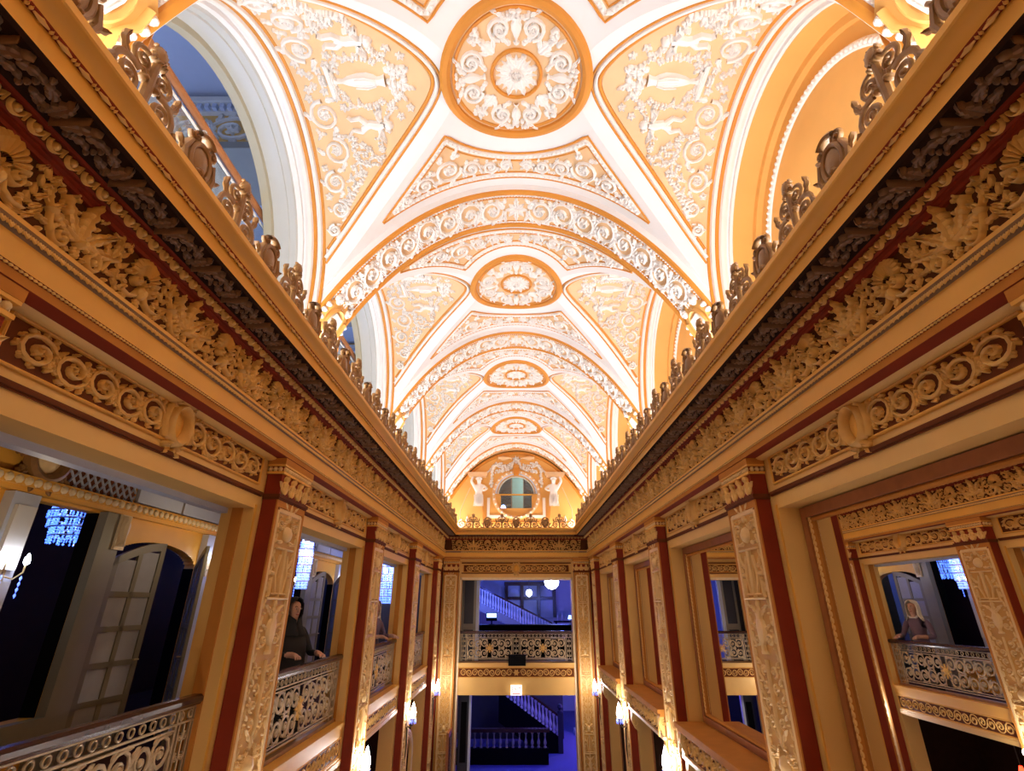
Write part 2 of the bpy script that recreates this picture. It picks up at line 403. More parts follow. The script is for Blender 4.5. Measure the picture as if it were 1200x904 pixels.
for i in range(-5, 6):
    a = pi / 2 - i * 0.27
    stroke(mb, [(0.03 * cos(a), 0.012 + 0.03 * sin(a)), (0.078 * cos(a), 0.012 + 0.08 * sin(a)), (0.098 * cos(a), 0.012 + 0.115 * sin(a))], [0.010, 0.022, 0.027], [0.04, 0.085, 0.045])
for d in (-1, 1):
    scroll(mb, (d * 0.054, -0.012), 0.038, pi, 1.6, d, 0.018, 0.085, n=22)
    stroke(mb, [(d * 0.02, -0.05), (d * 0.035, -0.085), (d * 0.075, -0.105), (d * 0.12, -0.098)], [0.014, 0.022, 0.022, 0.012], 0.06)
    for j in range(5):
        leaf(mb, (d * (0.128 + 0.012 * j), -0.118 + j * 0.05), pi / 2 - d * (0.9 - 0.12 * j), 0.05, 0.032, 0.055, lobes=2)
        leaf(mb, (d * (0.122 + 0.012 * j), -0.110 + j * 0.05), pi / 2 + d * 0.5, 0.046, 0.028, 0.05, lobes=1)
dome(mb, (0, -0.058), 0.030, 0.085, sy=1.25); leaf(mb, (0, -0.085), -pi / 2, 0.05, 0.05, 0.05, lobes=2)
rosette(mb, (0, -0.012), 0.026, 0.10, n=6)
for d in (-1, 1):
    for u, v, an in ((0.12, 0.09, 0.3), (0.155, 0.10, -0.4), (0.09, -0.055, 1.3), (0.07, -0.118, 1.5), (0.16, -0.10, 0.2)): leaf(mb, (d * u, v), pi / 2 - d * an, 0.05, 0.028, 0.05, lobes=2, bend=-d * 0.5)
    for u, v in ((0.105, 0.005), (0.10, -0.075), (0.175, 0.06)): dome(mb, (d * u, v), 0.012, 0.05, n=6)
mb.v = [(x * 1.04, y * 1.08, z * 0.6) for x, y, z in mb.v]
M_SHELL = mb.mesh('shell_ornament', 'gilt')
# soffit leaf: u across the soffit (outwards), v along it
mb = MB()
for d in (-1, 1):
    leaf(mb, (-0.07, d * 0.03), d * 0.10, 0.15, 0.075, 0.030, lobes=4, bend=d * 0.35, lift=0.8)
    leaf(mb, (-0.075, d * 0.065), d * 0.75, 0.085, 0.05, 0.026, lobes=3, bend=d * 0.9)
    leaf(mb, (-0.01, d * 0.085), d * 0.6, 0.09, 0.055, 0.026, lobes=3, bend=d * 0.9)
    scroll(mb, (-0.062, d * 0.055), 0.022, 0, 1.2, d, 0.012, 0.03, n=12)
for j in range(5): dome(mb, (-0.065 + j * 0.032, 0.155), 0.013, 0.024, n=6)
stroke(mb, [(-0.08, 0), (0.085, 0)], [0.018, 0.006], 0.04)
M_SOFFIT = mb.mesh('soffit_leaf', 'gilt_shaded')
mb = MB()   # egg in its husk
dome(mb, (0, -0.002), 0.017, 0.028, n=8, sy=1.3)
stroke(mb, arc_pts((0, 0.004), 0.028, pi * 0.92, pi * 2.08, 11, sy=1.05), 0.012, 0.022); stroke(mb, [(0.041, 0.018), (0.041, -0.02)], [0.012, 0.004], 0.016)
M_EGG = mb.mesh('egg', 'gilt')
# cresting pieces (double sided, u along, v up)
mb = MB()
for d in (-1, 1):
    scroll(mb, (d * 0.108, 0.098), 0.088, pi / 2 + d * 0.5, 1.9, -d, 0.034, 0.016, n=30, two=True)
    scroll(mb, (d * 0.066, 0.235), 0.062, pi / 2 + d * 0.3, 1.7, -d, 0.026, 0.015, n=24, two=True)
    leaf(mb, (d * 0.13, 0.17), pi / 2 - d * 0.9, 0.12, 0.05, 0.02, lobes=3, bend=d * 1.3, two=True)
    leaf(mb, (d * 0.01, 0.15), pi / 2 - d * 0.5, 0.10, 0.045, 0.02, lobes=3, two=True)
    stroke(mb, [(d * 0.19, 0.09), (d * 0.215, 0.05), (d * 0.25, 0.03), (d * 0.29, 0.025)], [0.03, 0.03, 0.026, 0.02], 0.022, two=True)
    dome(mb, (d * 0.035, 0.165), 0.02, 0.03, two=True)
mb.box(-0.2, 0.2, -0.005, 0.018, -0.028, 0.028)
stroke(mb, [(0, 0.0), (0, 0.15), (0, 0.30)], [0.04, 0.05, 0.03], 0.022, two=True)
for i in range(5):
    for j in range(5): dome(mb, (-0.034 + 0.017 * j + (0.008 if i % 2 else 0), 0.30 + i * 0.020), 0.013 - 0.001 * i, 0.036 - 0.006 * abs(j - 2) - 0.003 * i, n=5, two=True)
dome(mb, (0, 0.34), 0.042, 0.03, sy=1.4, n=10, two=True)
M_CREST_CONE = mb.mesh('cresting_pinecone', 'antique_bronze')
mb = MB()
stroke(mb, arc_pts((0, 0.13), 0.076, 0, 2 * pi, 22, sy=1.3)[:-1], 0.034, 0.024, closed=True, two=True)
dome(mb, (0, 0.13), 0.066, 0.026, sy=1.35, n=14, two=True)
for d in (-1, 1):
    scroll(mb, (d * 0.068, 0.235), 0.042, pi, 1.6, -d, 0.022, 0.02, n=18, two=True)
    stroke(mb, [(d * 0.09, 0.19), (d * 0.118, 0.11), (d * 0.10, 0.04), (d * 0.15, 0.016), (d * 0.2, 0.02)], [0.02, 0.034, 0.034, 0.03, 0.02], 0.026, two=True)
    leaf(mb, (d * 0.1, 0.09), 0.7 if d > 0 else pi - 0.7, 0.09, 0.045, 0.02, lobes=2, two=True)
stroke(mb, sag((-0.06, 0.265), (0.06, 0.265), -0.025, 9), 0.034, 0.034, two=True)
for q in (0.03, -0.03): dome(mb, (q, 0.05), 0.018, 0.045, two=True)
dome(mb, (0, 0.07), 0.03, 0.045, two=True); mb.box(-0.2, 0.2, -0.005, 0.018, -0.028, 0.028)
M_CREST_SHIELD = mb.mesh('cresting_shield', 'antique_bronze')

# place them
P4 = L / 4
def spots(s, step, off=0.0, proj=1.9):
    if s: 
        a, b = -0.4, YW - (HW - proj) - step * 0.45; y0 = YK(0) - L / 2 + off
        n0 = math.ceil((a - y0) / step)
        return [y0 + step * i for i in range(n0, int((b - y0) // step) + 1)]
    w_ = proj - step * 0.4; n = int(2 * w_ / step)
    return [(i - (n - 1) / 2) * step for i in range(n)]
for s in (-1, 1, 0):
    e = ent[s]
    for i, y in enumerate(spots(s, P4 / 2, proj=1.95)):
        y_idx = i if s == 0 else round((y - (YK(0) - L / 2)) / (P4 / 2))
        put(M_PLUME if y_idx % 2 else M_SHELL, 'acanthus_plume' if y_idx % 2 else 'shell_ornament', e, s, 1.95, y, 1.53)
    for y in spots(s, L / 10, proj=1.75):
        U, V = ((-s, 0, 0), (0, 1, 0)) if s else ((0, -1, 0), (1, 0, 0))
        o = on_side(s, 1.752, y, 1.762)
        N = (0, 0, -1)
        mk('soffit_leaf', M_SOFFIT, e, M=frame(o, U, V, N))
    for y in spots(s, L / 36, proj=1.88):
        put(M_EGG, 'egg', e, s, 1.878, y, 1.716, tilt=radians(21))
    for i, y in enumerate(spots(s, P4 / 2, off=P4 * 0.12, proj=1.6)):
        y_idx = i if s == 0 else round((y - P4 * 0.12 - (YK(0) - L / 2)) / (P4 / 2))
        put(M_CREST_SHIELD if y_idx % 2 else M_CREST_CONE, 'cresting_shield' if y_idx % 2 else 'cresting_pinecone', e, s, 1.61, y, 1.925)
    # bead-and-reel and small leaf rows, too fine to tell apart
    mb = MB(); y = None
    a, b = (-0.3, YW - 0.5) if s else (-1.5, 1.5)
    y = a
    while y < b:
        for ln, r in ((0.062, 0.011), (0.012, 0.0115), (0.012, 0.0115)):
            x, yy, z = on_side(s, 1.632, y + ln / 2, 1.846)
            dx = (0, ln / 2, 0) if s else (ln / 2, 0, 0)
            mb.tube([(x - dx[0], yy - dx[1], z), (x, yy, z), (x + dx[0], yy + dx[1], z)], [r * 0.35, r, r * 0.35], n=6); y += ln + 0.004
    S('bead_and_reel', mb, 'gilt', e, kind='stuff')
    mb = MB(); y = a
    while y < b + 0.2:
        x, yy, z = on_side(s, 1.952, y, 1.208); mb.tube([(x, yy - 0.009, z), (x, yy, z), (x, yy + 0.009, z)] if s else [(x - 0.009, yy, z), (x, yy, z), (x + 0.009, yy, z)], [0.003, 0.0075, 0.003], n=5); y += 0.022
    S('pearl_row', mb, 'gilt', e, kind='stuff')
    mb = MB(); y = a
    U, V = SIDE[s]
    while y < b + 0.2:
        Mx = frame(on_side(s, 1.936, y, 1.345), U, V) @ Matrix.Rotation(radians(-24), 4, 'X')
        def MM(u, v, h): return tuple(Mx @ Vector((u, v, h)))
        leaf(mb, (0, 0.024), -pi / 2, 0.050, 0.032, 0.012, MM, lobes=1); stroke(mb, [(0.016, 0.018), (0.016, -0.018)], [0.010, 0.003], 0.008, MM); y += 0.034
    S('leaf_row', mb, 'gilt', e, kind='stuff')
# ================================================================== VAULT
ZA = 4.28
def zm(x): return ZA - 0.30 * x * x - 0.02 * x ** 4
def zmp(x): return -0.60 * x - 0.08 * x ** 3
XE = 2.15
# arc length along the main vault
TT = [0.0]; TX = [0.0]
for i in range(1, 601):
    x = XE * 1.06 * i / 600; TX.append(x); TT.append(TT[-1] + sqrt((TX[-1] - TX[-2]) ** 2 + (zm(TX[-1]) - zm(TX[-2])) ** 2))
def interp(v, A, B):
    if v <= A[0]: return B[0]
    if v >= A[-1]: return B[-1]
    lo, hi = 0, len(A) - 1
    while hi - lo > 1:
        m = (lo + hi) // 2
        if A[m] <= v: lo = m
        else: hi = m
    return B[lo] + (B[hi] - B[lo]) * (v - A[lo]) / (A[hi] - A[lo])
def x_of_t(t): return math.copysign(interp(abs(t), TT, TX), t)
def t_of_x(x): return math.copysign(interp(abs(x), TX, TT), x)
def Mplan(x, y, h):
    p = zmp(x); l = sqrt(1 + p * p); return (x + h * p / l, y, zm(x) - h / l)
def Mmain(t, y, h): return Mplan(x_of_t(t), y, h)
TMAX = t_of_x(XE)
# cross vault: stilted elliptic arch
CA, CB, ZS = 1.27, 1.42, 2.78
SY = []; SS = []
N_ = 240
for i in range(N_ + 1):
    a = pi / 2 * i / N_; SY.append((CA * sin(a), ZS + CB * cos(a)))
SS = [0.0]
for i in range(1, N_ + 1): SS.append(SS[-1] + sqrt((SY[i][0] - SY[i - 1][0]) ** 2 + (SY[i][1] - SY[i - 1][1]) ** 2))
SMAX = SS[-1]
def arch(s, off=0.0):
    """point and inward normal (y,z) of the lunette arch at arc length s from its crown, shrunk by off"""
    a = abs(s); sg = 1 if s >= 0 else -1
    if a <= SMAX:
        y = interp(a, SS, [p[0] for p in SY]) if False else None
        lo, hi = 0, N_
        while hi - lo > 1:
            m = (lo + hi) // 2
            if SS[m] <= a: lo = m
            else: hi = m
        k = (a - SS[lo]) / (SS[hi] - SS[lo]); y = SY[lo][0] + (SY[hi][0] - SY[lo][0]) * k; z = SY[lo][1] + (SY[hi][1] - SY[lo][1]) * k
        ny, nz = -y / CA ** 2, -(z - ZS) / CB ** 2; l = sqrt(ny * ny + nz * nz); ny /= l; nz /= l
    else:
        y, z, ny, nz = CA, ZS - (a - SMAX), -1, 0
    return sg * (y + ny * off), z + nz * off, sg * ny, nz
def Mside(s, x, h):
    y, z, ny, nz = arch(s); return (x, y + ny * h, z + nz * h)
GX = list(reversed([2.4 * i / 400 for i in range(401)])); GZ = [zm(x) for x in GX]
def xg(z): return interp(z, GZ, GX)
SLEG = SMAX + (ZS - zm(XE))
def sst(n): return [SLEG * (i / n) for i in range(n + 1)]

ceil = empty('ceiling', kind='structure', label='white and gold groin vaulted plaster ceiling with relief panels', category='ceiling')
def C_(name, mb, m, parent=None, **t): return mb.build(name, m, parent or ceil, smooth=30, **t)

# --- one bay of bare vault
mb = MB()
st = sst(44)
for sg in (-1, 1):
    for side in (-1, 1):
        rows = []
        for s in st:
            z = arch(s)[1]; g = xg(z)
            rows.append([tuple((side * p[0], p[1], p[2])) for p in (Mside(sg * s, x, 0) for x in lin(g, XE, 8))])
        mb.grid(rows)
        rows = []
        for s in st:
            y, z, _, _ = arch(s); g = xg(z)
            rows.append([(side * g, sg * yy, z) for yy in lin(y, L / 2, 5)])
        mb.grid(rows)
g0 = xg(ZS + CB)
mb.grid([[(x, yy, zm(x)) for yy in lin(-L / 2, L / 2, 9)] for x in lin(-g0, g0, 13)])
M_VAULT = mb.mesh('vault_bay', 'plaster_white', 40)

# --- side relief panel (right hand version, x > 0)
groin = [(s, xg(arch(s)[1])) for s in lin(-SMAX * 1.02, SMAX * 1.02, 121)]
def offset(pts, d):
    out = []
    for i in range(len(pts)):
        a = pts[max(0, i - 1)]; b = pts[min(len(pts) - 1, i + 1)]
        tx, ty = b[0] - a[0], b[1] - a[1]; l = sqrt(tx * tx + ty * ty)
        out.append((pts[i][0] - ty / l * d, pts[i][1] + tx / l * d))
    return out
def clip(pts, xm): return [p for p in pts if p[1] < xm]
XP = 1.93
def mono(P):
    half = [p for p in P if p[0] >= 0.0]
    o = []
    for p in half:
        if not o or p[0] > o[-1][0] + 1e-4: o.append(p)
    return [(-s, x) for s, x in reversed(o) if s > 1e-6] + o
def gcurve(d): return mono(clip(offset(groin, d), XP))
SP = {}
cur = gcurve(0.235)
mb = MB(); mb.grid([[Mside(s, x, 0.006) for x in lin(xb, XP, 7)] for s, xb in cur])
SP['panel_ground'] = (mb.mesh('panel_ground', 'vault_peach'), 'panel_ground')
mb = MB()
for d, w_, h in ((0.145, 0.022, 0.012), (0.217, 0.034, 0.016)): stroke(mb, gcurve(d), w_, h, Mside, base=0.001)
for x, w_ in ((1.945, 0.035), (2.035, 0.04)): stroke(mb, [(s, x) for s in lin(-SLEG * 0.98, SLEG * 0.98, 60)], w_, 0.012, Mside, base=0.001)
SP['orange_border'] = (mb.mesh('orange_border', 'vault_orange'), 'orange_border')
mb = MB()
stroke(mb, gcurve(0.179), 0.04, 0.028, Mside)
for x, w_ in ((1.99, 0.05), (2.095, 0.075)): stroke(mb, [(s, x) for s in lin(-SLEG, SLEG, 60)], w_, 0.03, Mside)
SP['white_moulding'] = (mb.mesh('white_moulding', 'relief_white'), 'white_moulding')
H = 0.035
def relief(name, fn, m='relief_white'):
    mb = MB(); fn(mb); SP[name + str(len(SP))] = (mb.mesh(name, m), name)
RB = dict(base=0.006)
def f_urn(mb):
    urn(mb, (0, 1.60), -pi / 2, 0.46, 0.15, H * 1.3, Mside, **RB)
    for q in range(5): stroke(mb, [(-0.05 + 0.025 * q, 1.40), (-0.056 + 0.028 * q, 1.30), (-0.03 + 0.015 * q, 1.22)], 0.012, 0.012, Mside, base=0.045)
    stroke(mb, [(-0.16, 1.62), (0.16, 1.62)], 0.05, H, Mside, **RB)
    stroke(mb, [(-0.11, 1.585), (0.11, 1.585)], 0.03, H * 1.3, Mside, **RB)
relief('urn_relief', f_urn)
def f_bouquet(mb):
    for i in range(26):
        a = random.uniform(0, 2 * pi); r = sqrt(random.random()) * 0.15
        dome(mb, (r * cos(a) * 1.15, 1.03 + r * sin(a) * 0.7), random.uniform(0.018, 0.034), H * random.uniform(.8, 1.3), Mside, n=6, **RB)
    for i in range(9): leaf(mb, (0.1 * cos(i), 1.05 + 0.06 * sin(i * 2.1)), -pi / 2 + (i - 4) * 0.42, 0.12, 0.05, H, Mside, lobes=2, **RB)
relief('bouquet_relief', f_bouquet)
def f_rinceau(d):
    def f(mb):
        s0 = 0.14
        for i, (ln, R) in enumerate(((0.34, 0.125), (0.30, 0.115), (0.27, 0.10), (0.24, 0.08), (0.18, 0.055))):
            c = (d * (s0 + ln / 2), 1.885 - R - (0.035 if i % 2 else 0.0))
            P = spiral_pts(c, R, pi if d > 0 else 0, 1.8, (1 if i % 2 else -1) * d, 24, 0.15, 0.2)
            stroke(mb, P, [0.036 * (1 - 0.5 * j / 24) for j in range(24)], H, Mside, **RB)
            rosette(mb, c, R * 0.45, H * 1.1, Mside, n=5, **RB)
            for k in (0.2, 0.55, 0.9): leaf(mb, (c[0] + R * cos(k * pi * 2), c[1] + R * sin(k * pi * 2)), k * pi * 2 + 0.7, R * 0.8, R * 0.5, H, Mside, lobes=2, bend=1.0, **RB)
            s0 += ln
    return f
relief('scroll_relief', f_rinceau(1)); relief('scroll_relief', f_rinceau(-1))
def f_cherub(d):
    def f(mb):      # winged cherub holding a garland
        c = (d * 0.40, 1.36)
        dome(mb, (c[0], c[1] - 0.17), 0.045, H * 1.6, Mside, n=8, **RB)
        stroke(mb, [(c[0], c[1] - 0.13), (c[0] + d * 0.01, c[1] - 0.07), (c[0] - d * 0.005, c[1]), (c[0] + d * 0.03, c[1] + 0.08)], [0.05, 0.09, 0.08, 0.05], H * 1.5, Mside, **RB)
        for q in (-1, 1):
            stroke(mb, [(c[0], c[1] + 0.02), (c[0] + q * 0.06, c[1] + 0.09), (c[0] + q * 0.045, c[1] + 0.17), (c[0] + q * 0.075, c[1] + 0.20)], [0.06, 0.05, 0.035, 0.03], H * 1.3, Mside, **RB)
            stroke(mb, [(c[0] + q * 0.03, c[1] - 0.1), (c[0] + q * 0.10, c[1] - 0.07), (c[0] + q * 0.15, c[1] - 0.12)], [0.04, 0.034, 0.022], H * 1.3, Mside, **RB)
            for k in range(3): leaf(mb, (c[0] + q * 0.03, c[1] - 0.08), -pi / 2 + q * (1.1 + 0.28 * k), 0.15 - 0.02 * k, 0.04, H, Mside, lobes=2, bend=q * 0.4, **RB)
    return f
relief('cherub_relief', f_cherub(1)); relief('cherub_relief', f_cherub(-1))
def f_garland(d):
    def f(mb):
        garland(mb, [(d * p[0], p[1]) for p in sag((0.12, 1.02), (0.46, 1.20), -0.07, 24)], 0.026, H, Mside, **RB)
        garland(mb, [(d * p[0], p[1]) for p in arc_pts((0.62, 1.42), 0.14, -2.4, 2.4, 30)], 0.024, H, Mside, **RB)
        garland(mb, [(d * p[0], p[1]) for p in sag((0.86, 1.50), (1.22, 1.74), -0.01, 12)], 0.03, H, Mside, **RB)
    return f
relief('garland_relief', f_garland(1)); relief('garland_relief', f_garland(-1))
def xlim(s):      # inner edge of the panel at arc length s
    best = XP
    for q in range(len(cur) - 1):
        if cur[q][0] <= s <= cur[q + 1][0]: return cur[q][1] + (cur[q + 1][1] - cur[q][1]) * (s - cur[q][0]) / max(1e-6, cur[q + 1][0] - cur[q][0])
    return best
def f_leaves(d):
    rnd = random.Random(11)
    def f(mb):
        taken = [(0.0, 1.4, 0.14), (0.0, 1.3, 0.12), (0, 1.05, 0.2), (0.4, 1.36, 0.13), (0.40, 1.2, 0.1), (0.40, 1.5, 0.10)]
        for ln, R_, s0 in ((0.34, 0.125, 0.14), (0.30, 0.115, 0.48), (0.27, 0.10, 0.78), (0.24, 0.085, 1.05), (0.2, 0.065, 1.29), (0.17, 0.05, 1.49)): taken.append((s0 + ln / 2, 1.885 - R_, R_ * 1.15))
        for t in range(1400):
            s = rnd.uniform(0.02, 1.6); x = rnd.uniform(0.8, 1.88)
            if x < xlim(s) + 0.055 + 0.06 * (s > 0.7): continue
            r = 0.034
            if any((s - q[0]) ** 2 + (x - q[1]) ** 2 < (q[2] + r) ** 2 for q in taken): continue
            taken.append((s, x, r * 0.85))
            a = rnd.uniform(0, 6.28)
            k = rnd.random()
            if k < 0.45:
                for j in range(3): leaf(mb, (d * s, x), a + j * 2.1, 0.062, 0.04, H, Mside, lobes=2, bend=0.4, **RB)
                dome(mb, (d * s, x), 0.014, H * 1.2, Mside, n=6, **RB)
            elif k < 0.75: rosette(mb, (d * s, x), 0.042, H * 1.1, Mside, n=5, a0=a, **RB)
            else:
                for j in range(4): dome(mb, (d * (s + 0.02 * cos(a + j * 1.6)), x + 0.02 * sin(a + j * 1.6)), 0.018, H, Mside, n=6, **RB)
    return f
relief('leaf_spray_relief', f_leaves(1)); relief('leaf_spray_relief', f_leaves(-1))

# --- triangular rib-side panel (towards +y)
def yc(x):
    z = zm(x)
    if z >= ZS + CB: return 0.0
    if z <= ZS: return CA
    return CA * sqrt(1 - ((z - ZS) / CB) ** 2)
RT, YT = 0.85, 1.165
def ytop(x, g=0.0):
    x = abs(x); a = yc(x) + 0.135 + g; b = sqrt(max(0, (RT + g) ** 2 - x * x)); return max(a, b)
TP = {}
def tri_curve(g, n=60):
    xs = [i / n * 1.62 for i in range(n + 1)]; yb = YT - g * 0.8
    xe = max(x for x in xs if ytop(x, g) < yb - 0.004)
    up = [(x, ytop(x, g)) for x in lin(-xe, xe, 61)]
    return up, xe, yb
up, xe, yb = tri_curve(0)
mb = MB(); mb.grid([[Mplan(x, y, 0.005) for y in lin(yt, yb, 4)] for x, yt in up])
TP['panel_ground'] = mb.mesh('panel_ground', 'vault_peach')
mb = MB()
for g, w_, h in ((0.0, 0.022, 0.012), (0.092, 0.018, 0.010)):
    up, xe, yb = tri_curve(g)
    stroke(mb, up + [(x, yb) for x in lin(xe, -xe, 40)], w_, h, Mplan, closed=True, base=0.004)
TP['orange_border'] = mb.mesh('orange_border', 'vault_orange')
mb = MB()
up, xe, yb = tri_curve(0.045)
loop = up + [(x, yb) for x in lin(xe, -xe, 40)]
stroke(mb, loop, 0.055, 0.018, Mplan, closed=True, base=0.004)
acc = 0
for i in range(len(loop)):
    a, b = loop[i], loop[(i + 1) % len(loop)]; l = sqrt((a[0] - b[0]) ** 2 + (a[1] - b[1]) ** 2)
    while acc < l:
        k = acc / l; dome(mb, (a[0] + (b[0] - a[0]) * k, a[1] + (b[1] - a[1]) * k), 0.016, 0.016, Mplan, n=5, base=0.018); acc += 0.05
    acc -= l
TP['beaded_moulding'] = mb.mesh('beaded_moulding', 'relief_white')
for d in (-1, 1):
    mb = MB()
    for c, R, dr in (((0.70, 0.925), 0.13, -1), ((0.47, 0.985), 0.085, 1), ((0.95, 1.00), 0.085, 1), ((0.27, 1.0), 0.07, -1), ((0.11, 0.995), 0.055, 1), ((1.14, 1.06), 0.045, -1)):
        P = spiral_pts((d * c[0], c[1]), R, pi if d > 0 else 0, 1.8, dr * d, 22, 0.15, 0.2)
        stroke(mb, P, 0.028, 0.03, Mplan, base=0.005); rosette(mb, (d * c[0], c[1]), R * 0.45, 0.034, Mplan, n=5, base=0.005)
        for k in (0.05, 0.2, 0.35, 0.5, 0.65, 0.8): leaf(mb, (d * c[0] + R * cos(k * 6.28), c[1] + R * sin(k * 6.28)), k * 6.28 + 0.6, R * 0.7, R * 0.5, 0.03, Mplan, lobes=2, bend=0.8, base=0.005)
    leaf(mb, (d * 0.66, 0.80), pi / 2 + (2.6 if d > 0 else -2.6), 0.14, 0.05, 0.03, Mplan, lobes=3, base=0.005)
    leaf(mb, (d * 1.05, 1.05), 0.35 if d > 0 else pi - 0.35, 0.16, 0.05, 0.03, Mplan, lobes=3, base=0.005)
    leaf(mb, (d * 0.05, 1.0), 0 if d > 0 else pi, 0.12, 0.06, 0.03, Mplan, lobes=2, base=0.005)
    TP['scroll_relief%d' % d] = mb.mesh('scroll_relief', 'relief_white')

# --- medallion
RM = 0.64
MP = {}
mb = MB(); mb.grid([[Mplan(r * cos(a), r * sin(a), 0.006) for a in lin(0, 2 * pi, 49)] for r in (0.01, 0.2, 0.4, RM)])
MP['medallion_ground'] = mb.mesh('medallion_ground', 'vault_peach')
mb = MB()
stroke(mb, arc_pts((0, 0), 0.615, 0, 2 * pi, 65)[:-1], 0.09, 0.045, Mplan, closed=True); stroke(mb, arc_pts((0, 0), 0.545, 0, 2 * pi, 65)[:-1], 0.034, 0.022, Mplan, closed=True)
MP['outer_ring'] = mb.mesh('outer_ring', 'vault_orange')
mb = MB(); stroke(mb, arc_pts((0, 0), 0.215, 0, 2 * pi, 49)[:-1], 0.034, 0.035, Mplan, closed=True)
MP['inner_ring'] = mb.mesh('inner_ring', 'vault_orange')
mb = MB()
for i in range(8):
    a = i * pi / 4 + pi / 8
    leaf(mb, (0.045 * cos(a), 0.045 * sin(a)), a, 0.155, 0.092, 0.035, Mplan, lobes=3, base=0.006)
    leaf(mb, (0.06 * cos(a + pi / 8), 0.06 * sin(a + pi / 8)), a + pi / 8, 0.12, 0.04, 0.02, Mplan, lobes=1, base=0.006)
stroke(mb, arc_pts((0, 0), 0.05, 0, 2 * pi, 20)[:-1], 0.016, 0.045, Mplan, closed=True); rosette(mb, (0, 0), 0.045, 0.05, Mplan, n=4, base=0.01)
MP['rosette'] = mb.mesh('rosette', 'relief_white')
for q in range(4):
    mb = MB(); a0 = q * pi / 2
    def MR(u, v, h, a0=a0): u *= 1.09; v *= 1.09; return Mplan(u * cos(a0) - v * sin(a0), u * sin(a0) + v * cos(a0), h)
    B = dict(base=0.006)
    urn(mb, (0.25, 0), 0, 0.19, 0.085, 0.04, MR, **B)
    for i in range(22): dome(mb, (0.45 + random.uniform(-.035, .035), random.uniform(-.11, .11)), random.uniform(.014, .024), 0.035, MR, n=6, **B)
    for d in (-1, 1):
        c = (0.355, d * 0.125)
        P = spiral_pts(c, 0.082, pi, 1.7, -d, 24, 0.2, 0.15); stroke(mb, P, 0.030, 0.036, MR, **B); rosette(mb, c, 0.045, 0.04, MR, n=5, **B)
        leaf(mb, (0.25, d * 0.05), d * 1.2, 0.12, 0.05, 0.03, MR, lobes=3, bend=-d * 0.6, **B)
        leaf(mb, (0.44, d * 0.10), d * 0.9, 0.11, 0.045, 0.03, MR, lobes=2, bend=d * 0.4, **B)
        dome(mb, (0.25, d * 0.06), 0.022, 0.03, MR, n=6, **B)
    def MD(u, v, h): return MR(u * cos(pi / 4) - v * sin(pi / 4), u * sin(pi / 4) + v * cos(pi / 4), h)
    leaf(mb, (0.25, 0), 0, 0.16, 0.10, 0.036, MD, lobes=3, **B)
    for i in range(18): dome(mb, (0.44 + random.uniform(-.04, .04), random.uniform(-.055, .055)), random.uniform(.014, .024), 0.035, MD, n=6, **B)
    for d in (-1, 1): leaf(mb, (0.27, d * 0.02), d * 0.7, 0.13, 0.05, 0.03, MD, lobes=2, bend=d * 0.3, **B)
    MP['scroll_relief%d' % q] = mb.mesh('scroll_relief', 'relief_white')

# --- transverse rib
WR, HR = 0.30, 0.07
TR = TMAX * 1.03
ts = lin(-TR, TR, 81)
mb = MB(); mb.grid([[Mmain(t, -WR, -0.02), Mmain(t, -WR, HR), Mmain(t, WR, HR), Mmain(t, WR, -0.02)] for t in ts])
RPm = {'rib_body': mb.mesh('rib_body', 'plaster_white')}
mb = MB(); mb.grid([[Mmain(t, y, HR + 0.004) for y in (-0.19, 0, 0.19)] for t in ts])
RPm['relief_ground'] = mb.mesh('relief_ground', 'vault_peach')
mb = MB()
for y in (-0.262, 0.262): stroke(mb, [(t, y) for t in ts], 0.072, 0.026, Mmain, base=HR)
for y in (-0.188, 0.188): stroke(mb, [(t, y) for t in ts], 0.014, 0.014, Mmain, base=HR)
RPm['orange_roll'] = mb.mesh('orange_roll', 'vault_orange')
mb = MB()
for y in (-0.208, 0.208):
    t = -TR
    while t < TR: dome(mb, (t, y), 0.014, 0.016, Mmain, n=5, base=HR); t += 0.035
RPm['bead_row'] = mb.mesh('bead_row', 'relief_white')
for d in (-1, 1):
    mb = MB()
    rinceau(mb, d * 0.15, d * (TMAX - 0.60), 0, 0.38, 8, 0.036, Mmain, base=HR + 0.004, w=0.034)
    for i in range(9):
        for q in (-1, 1): leaf(mb, (d * (0.15 + i * (TMAX - 0.75) / 8), q * 0.10), q * pi / 2 + 0.4 * d * q, 0.09, 0.06, 0.03, Mmain, lobes=2, bend=0.5 * q, base=HR + 0.004)
    RPm['scroll_relief%d' % d] = mb.mesh('scroll_relief', 'relief_white')
mb = MB(); rosette(mb, (0, 0), 0.13, 0.045, Mmain, n=8, base=HR + 0.004)
for d in (-1, 1): leaf(mb, (0, d * 0.05), d * pi / 2, 0.13, 0.08, 0.03, Mmain, lobes=3, base=HR)
RPm['crown_rosette'] = mb.mesh('crown_rosette', 'relief_white')
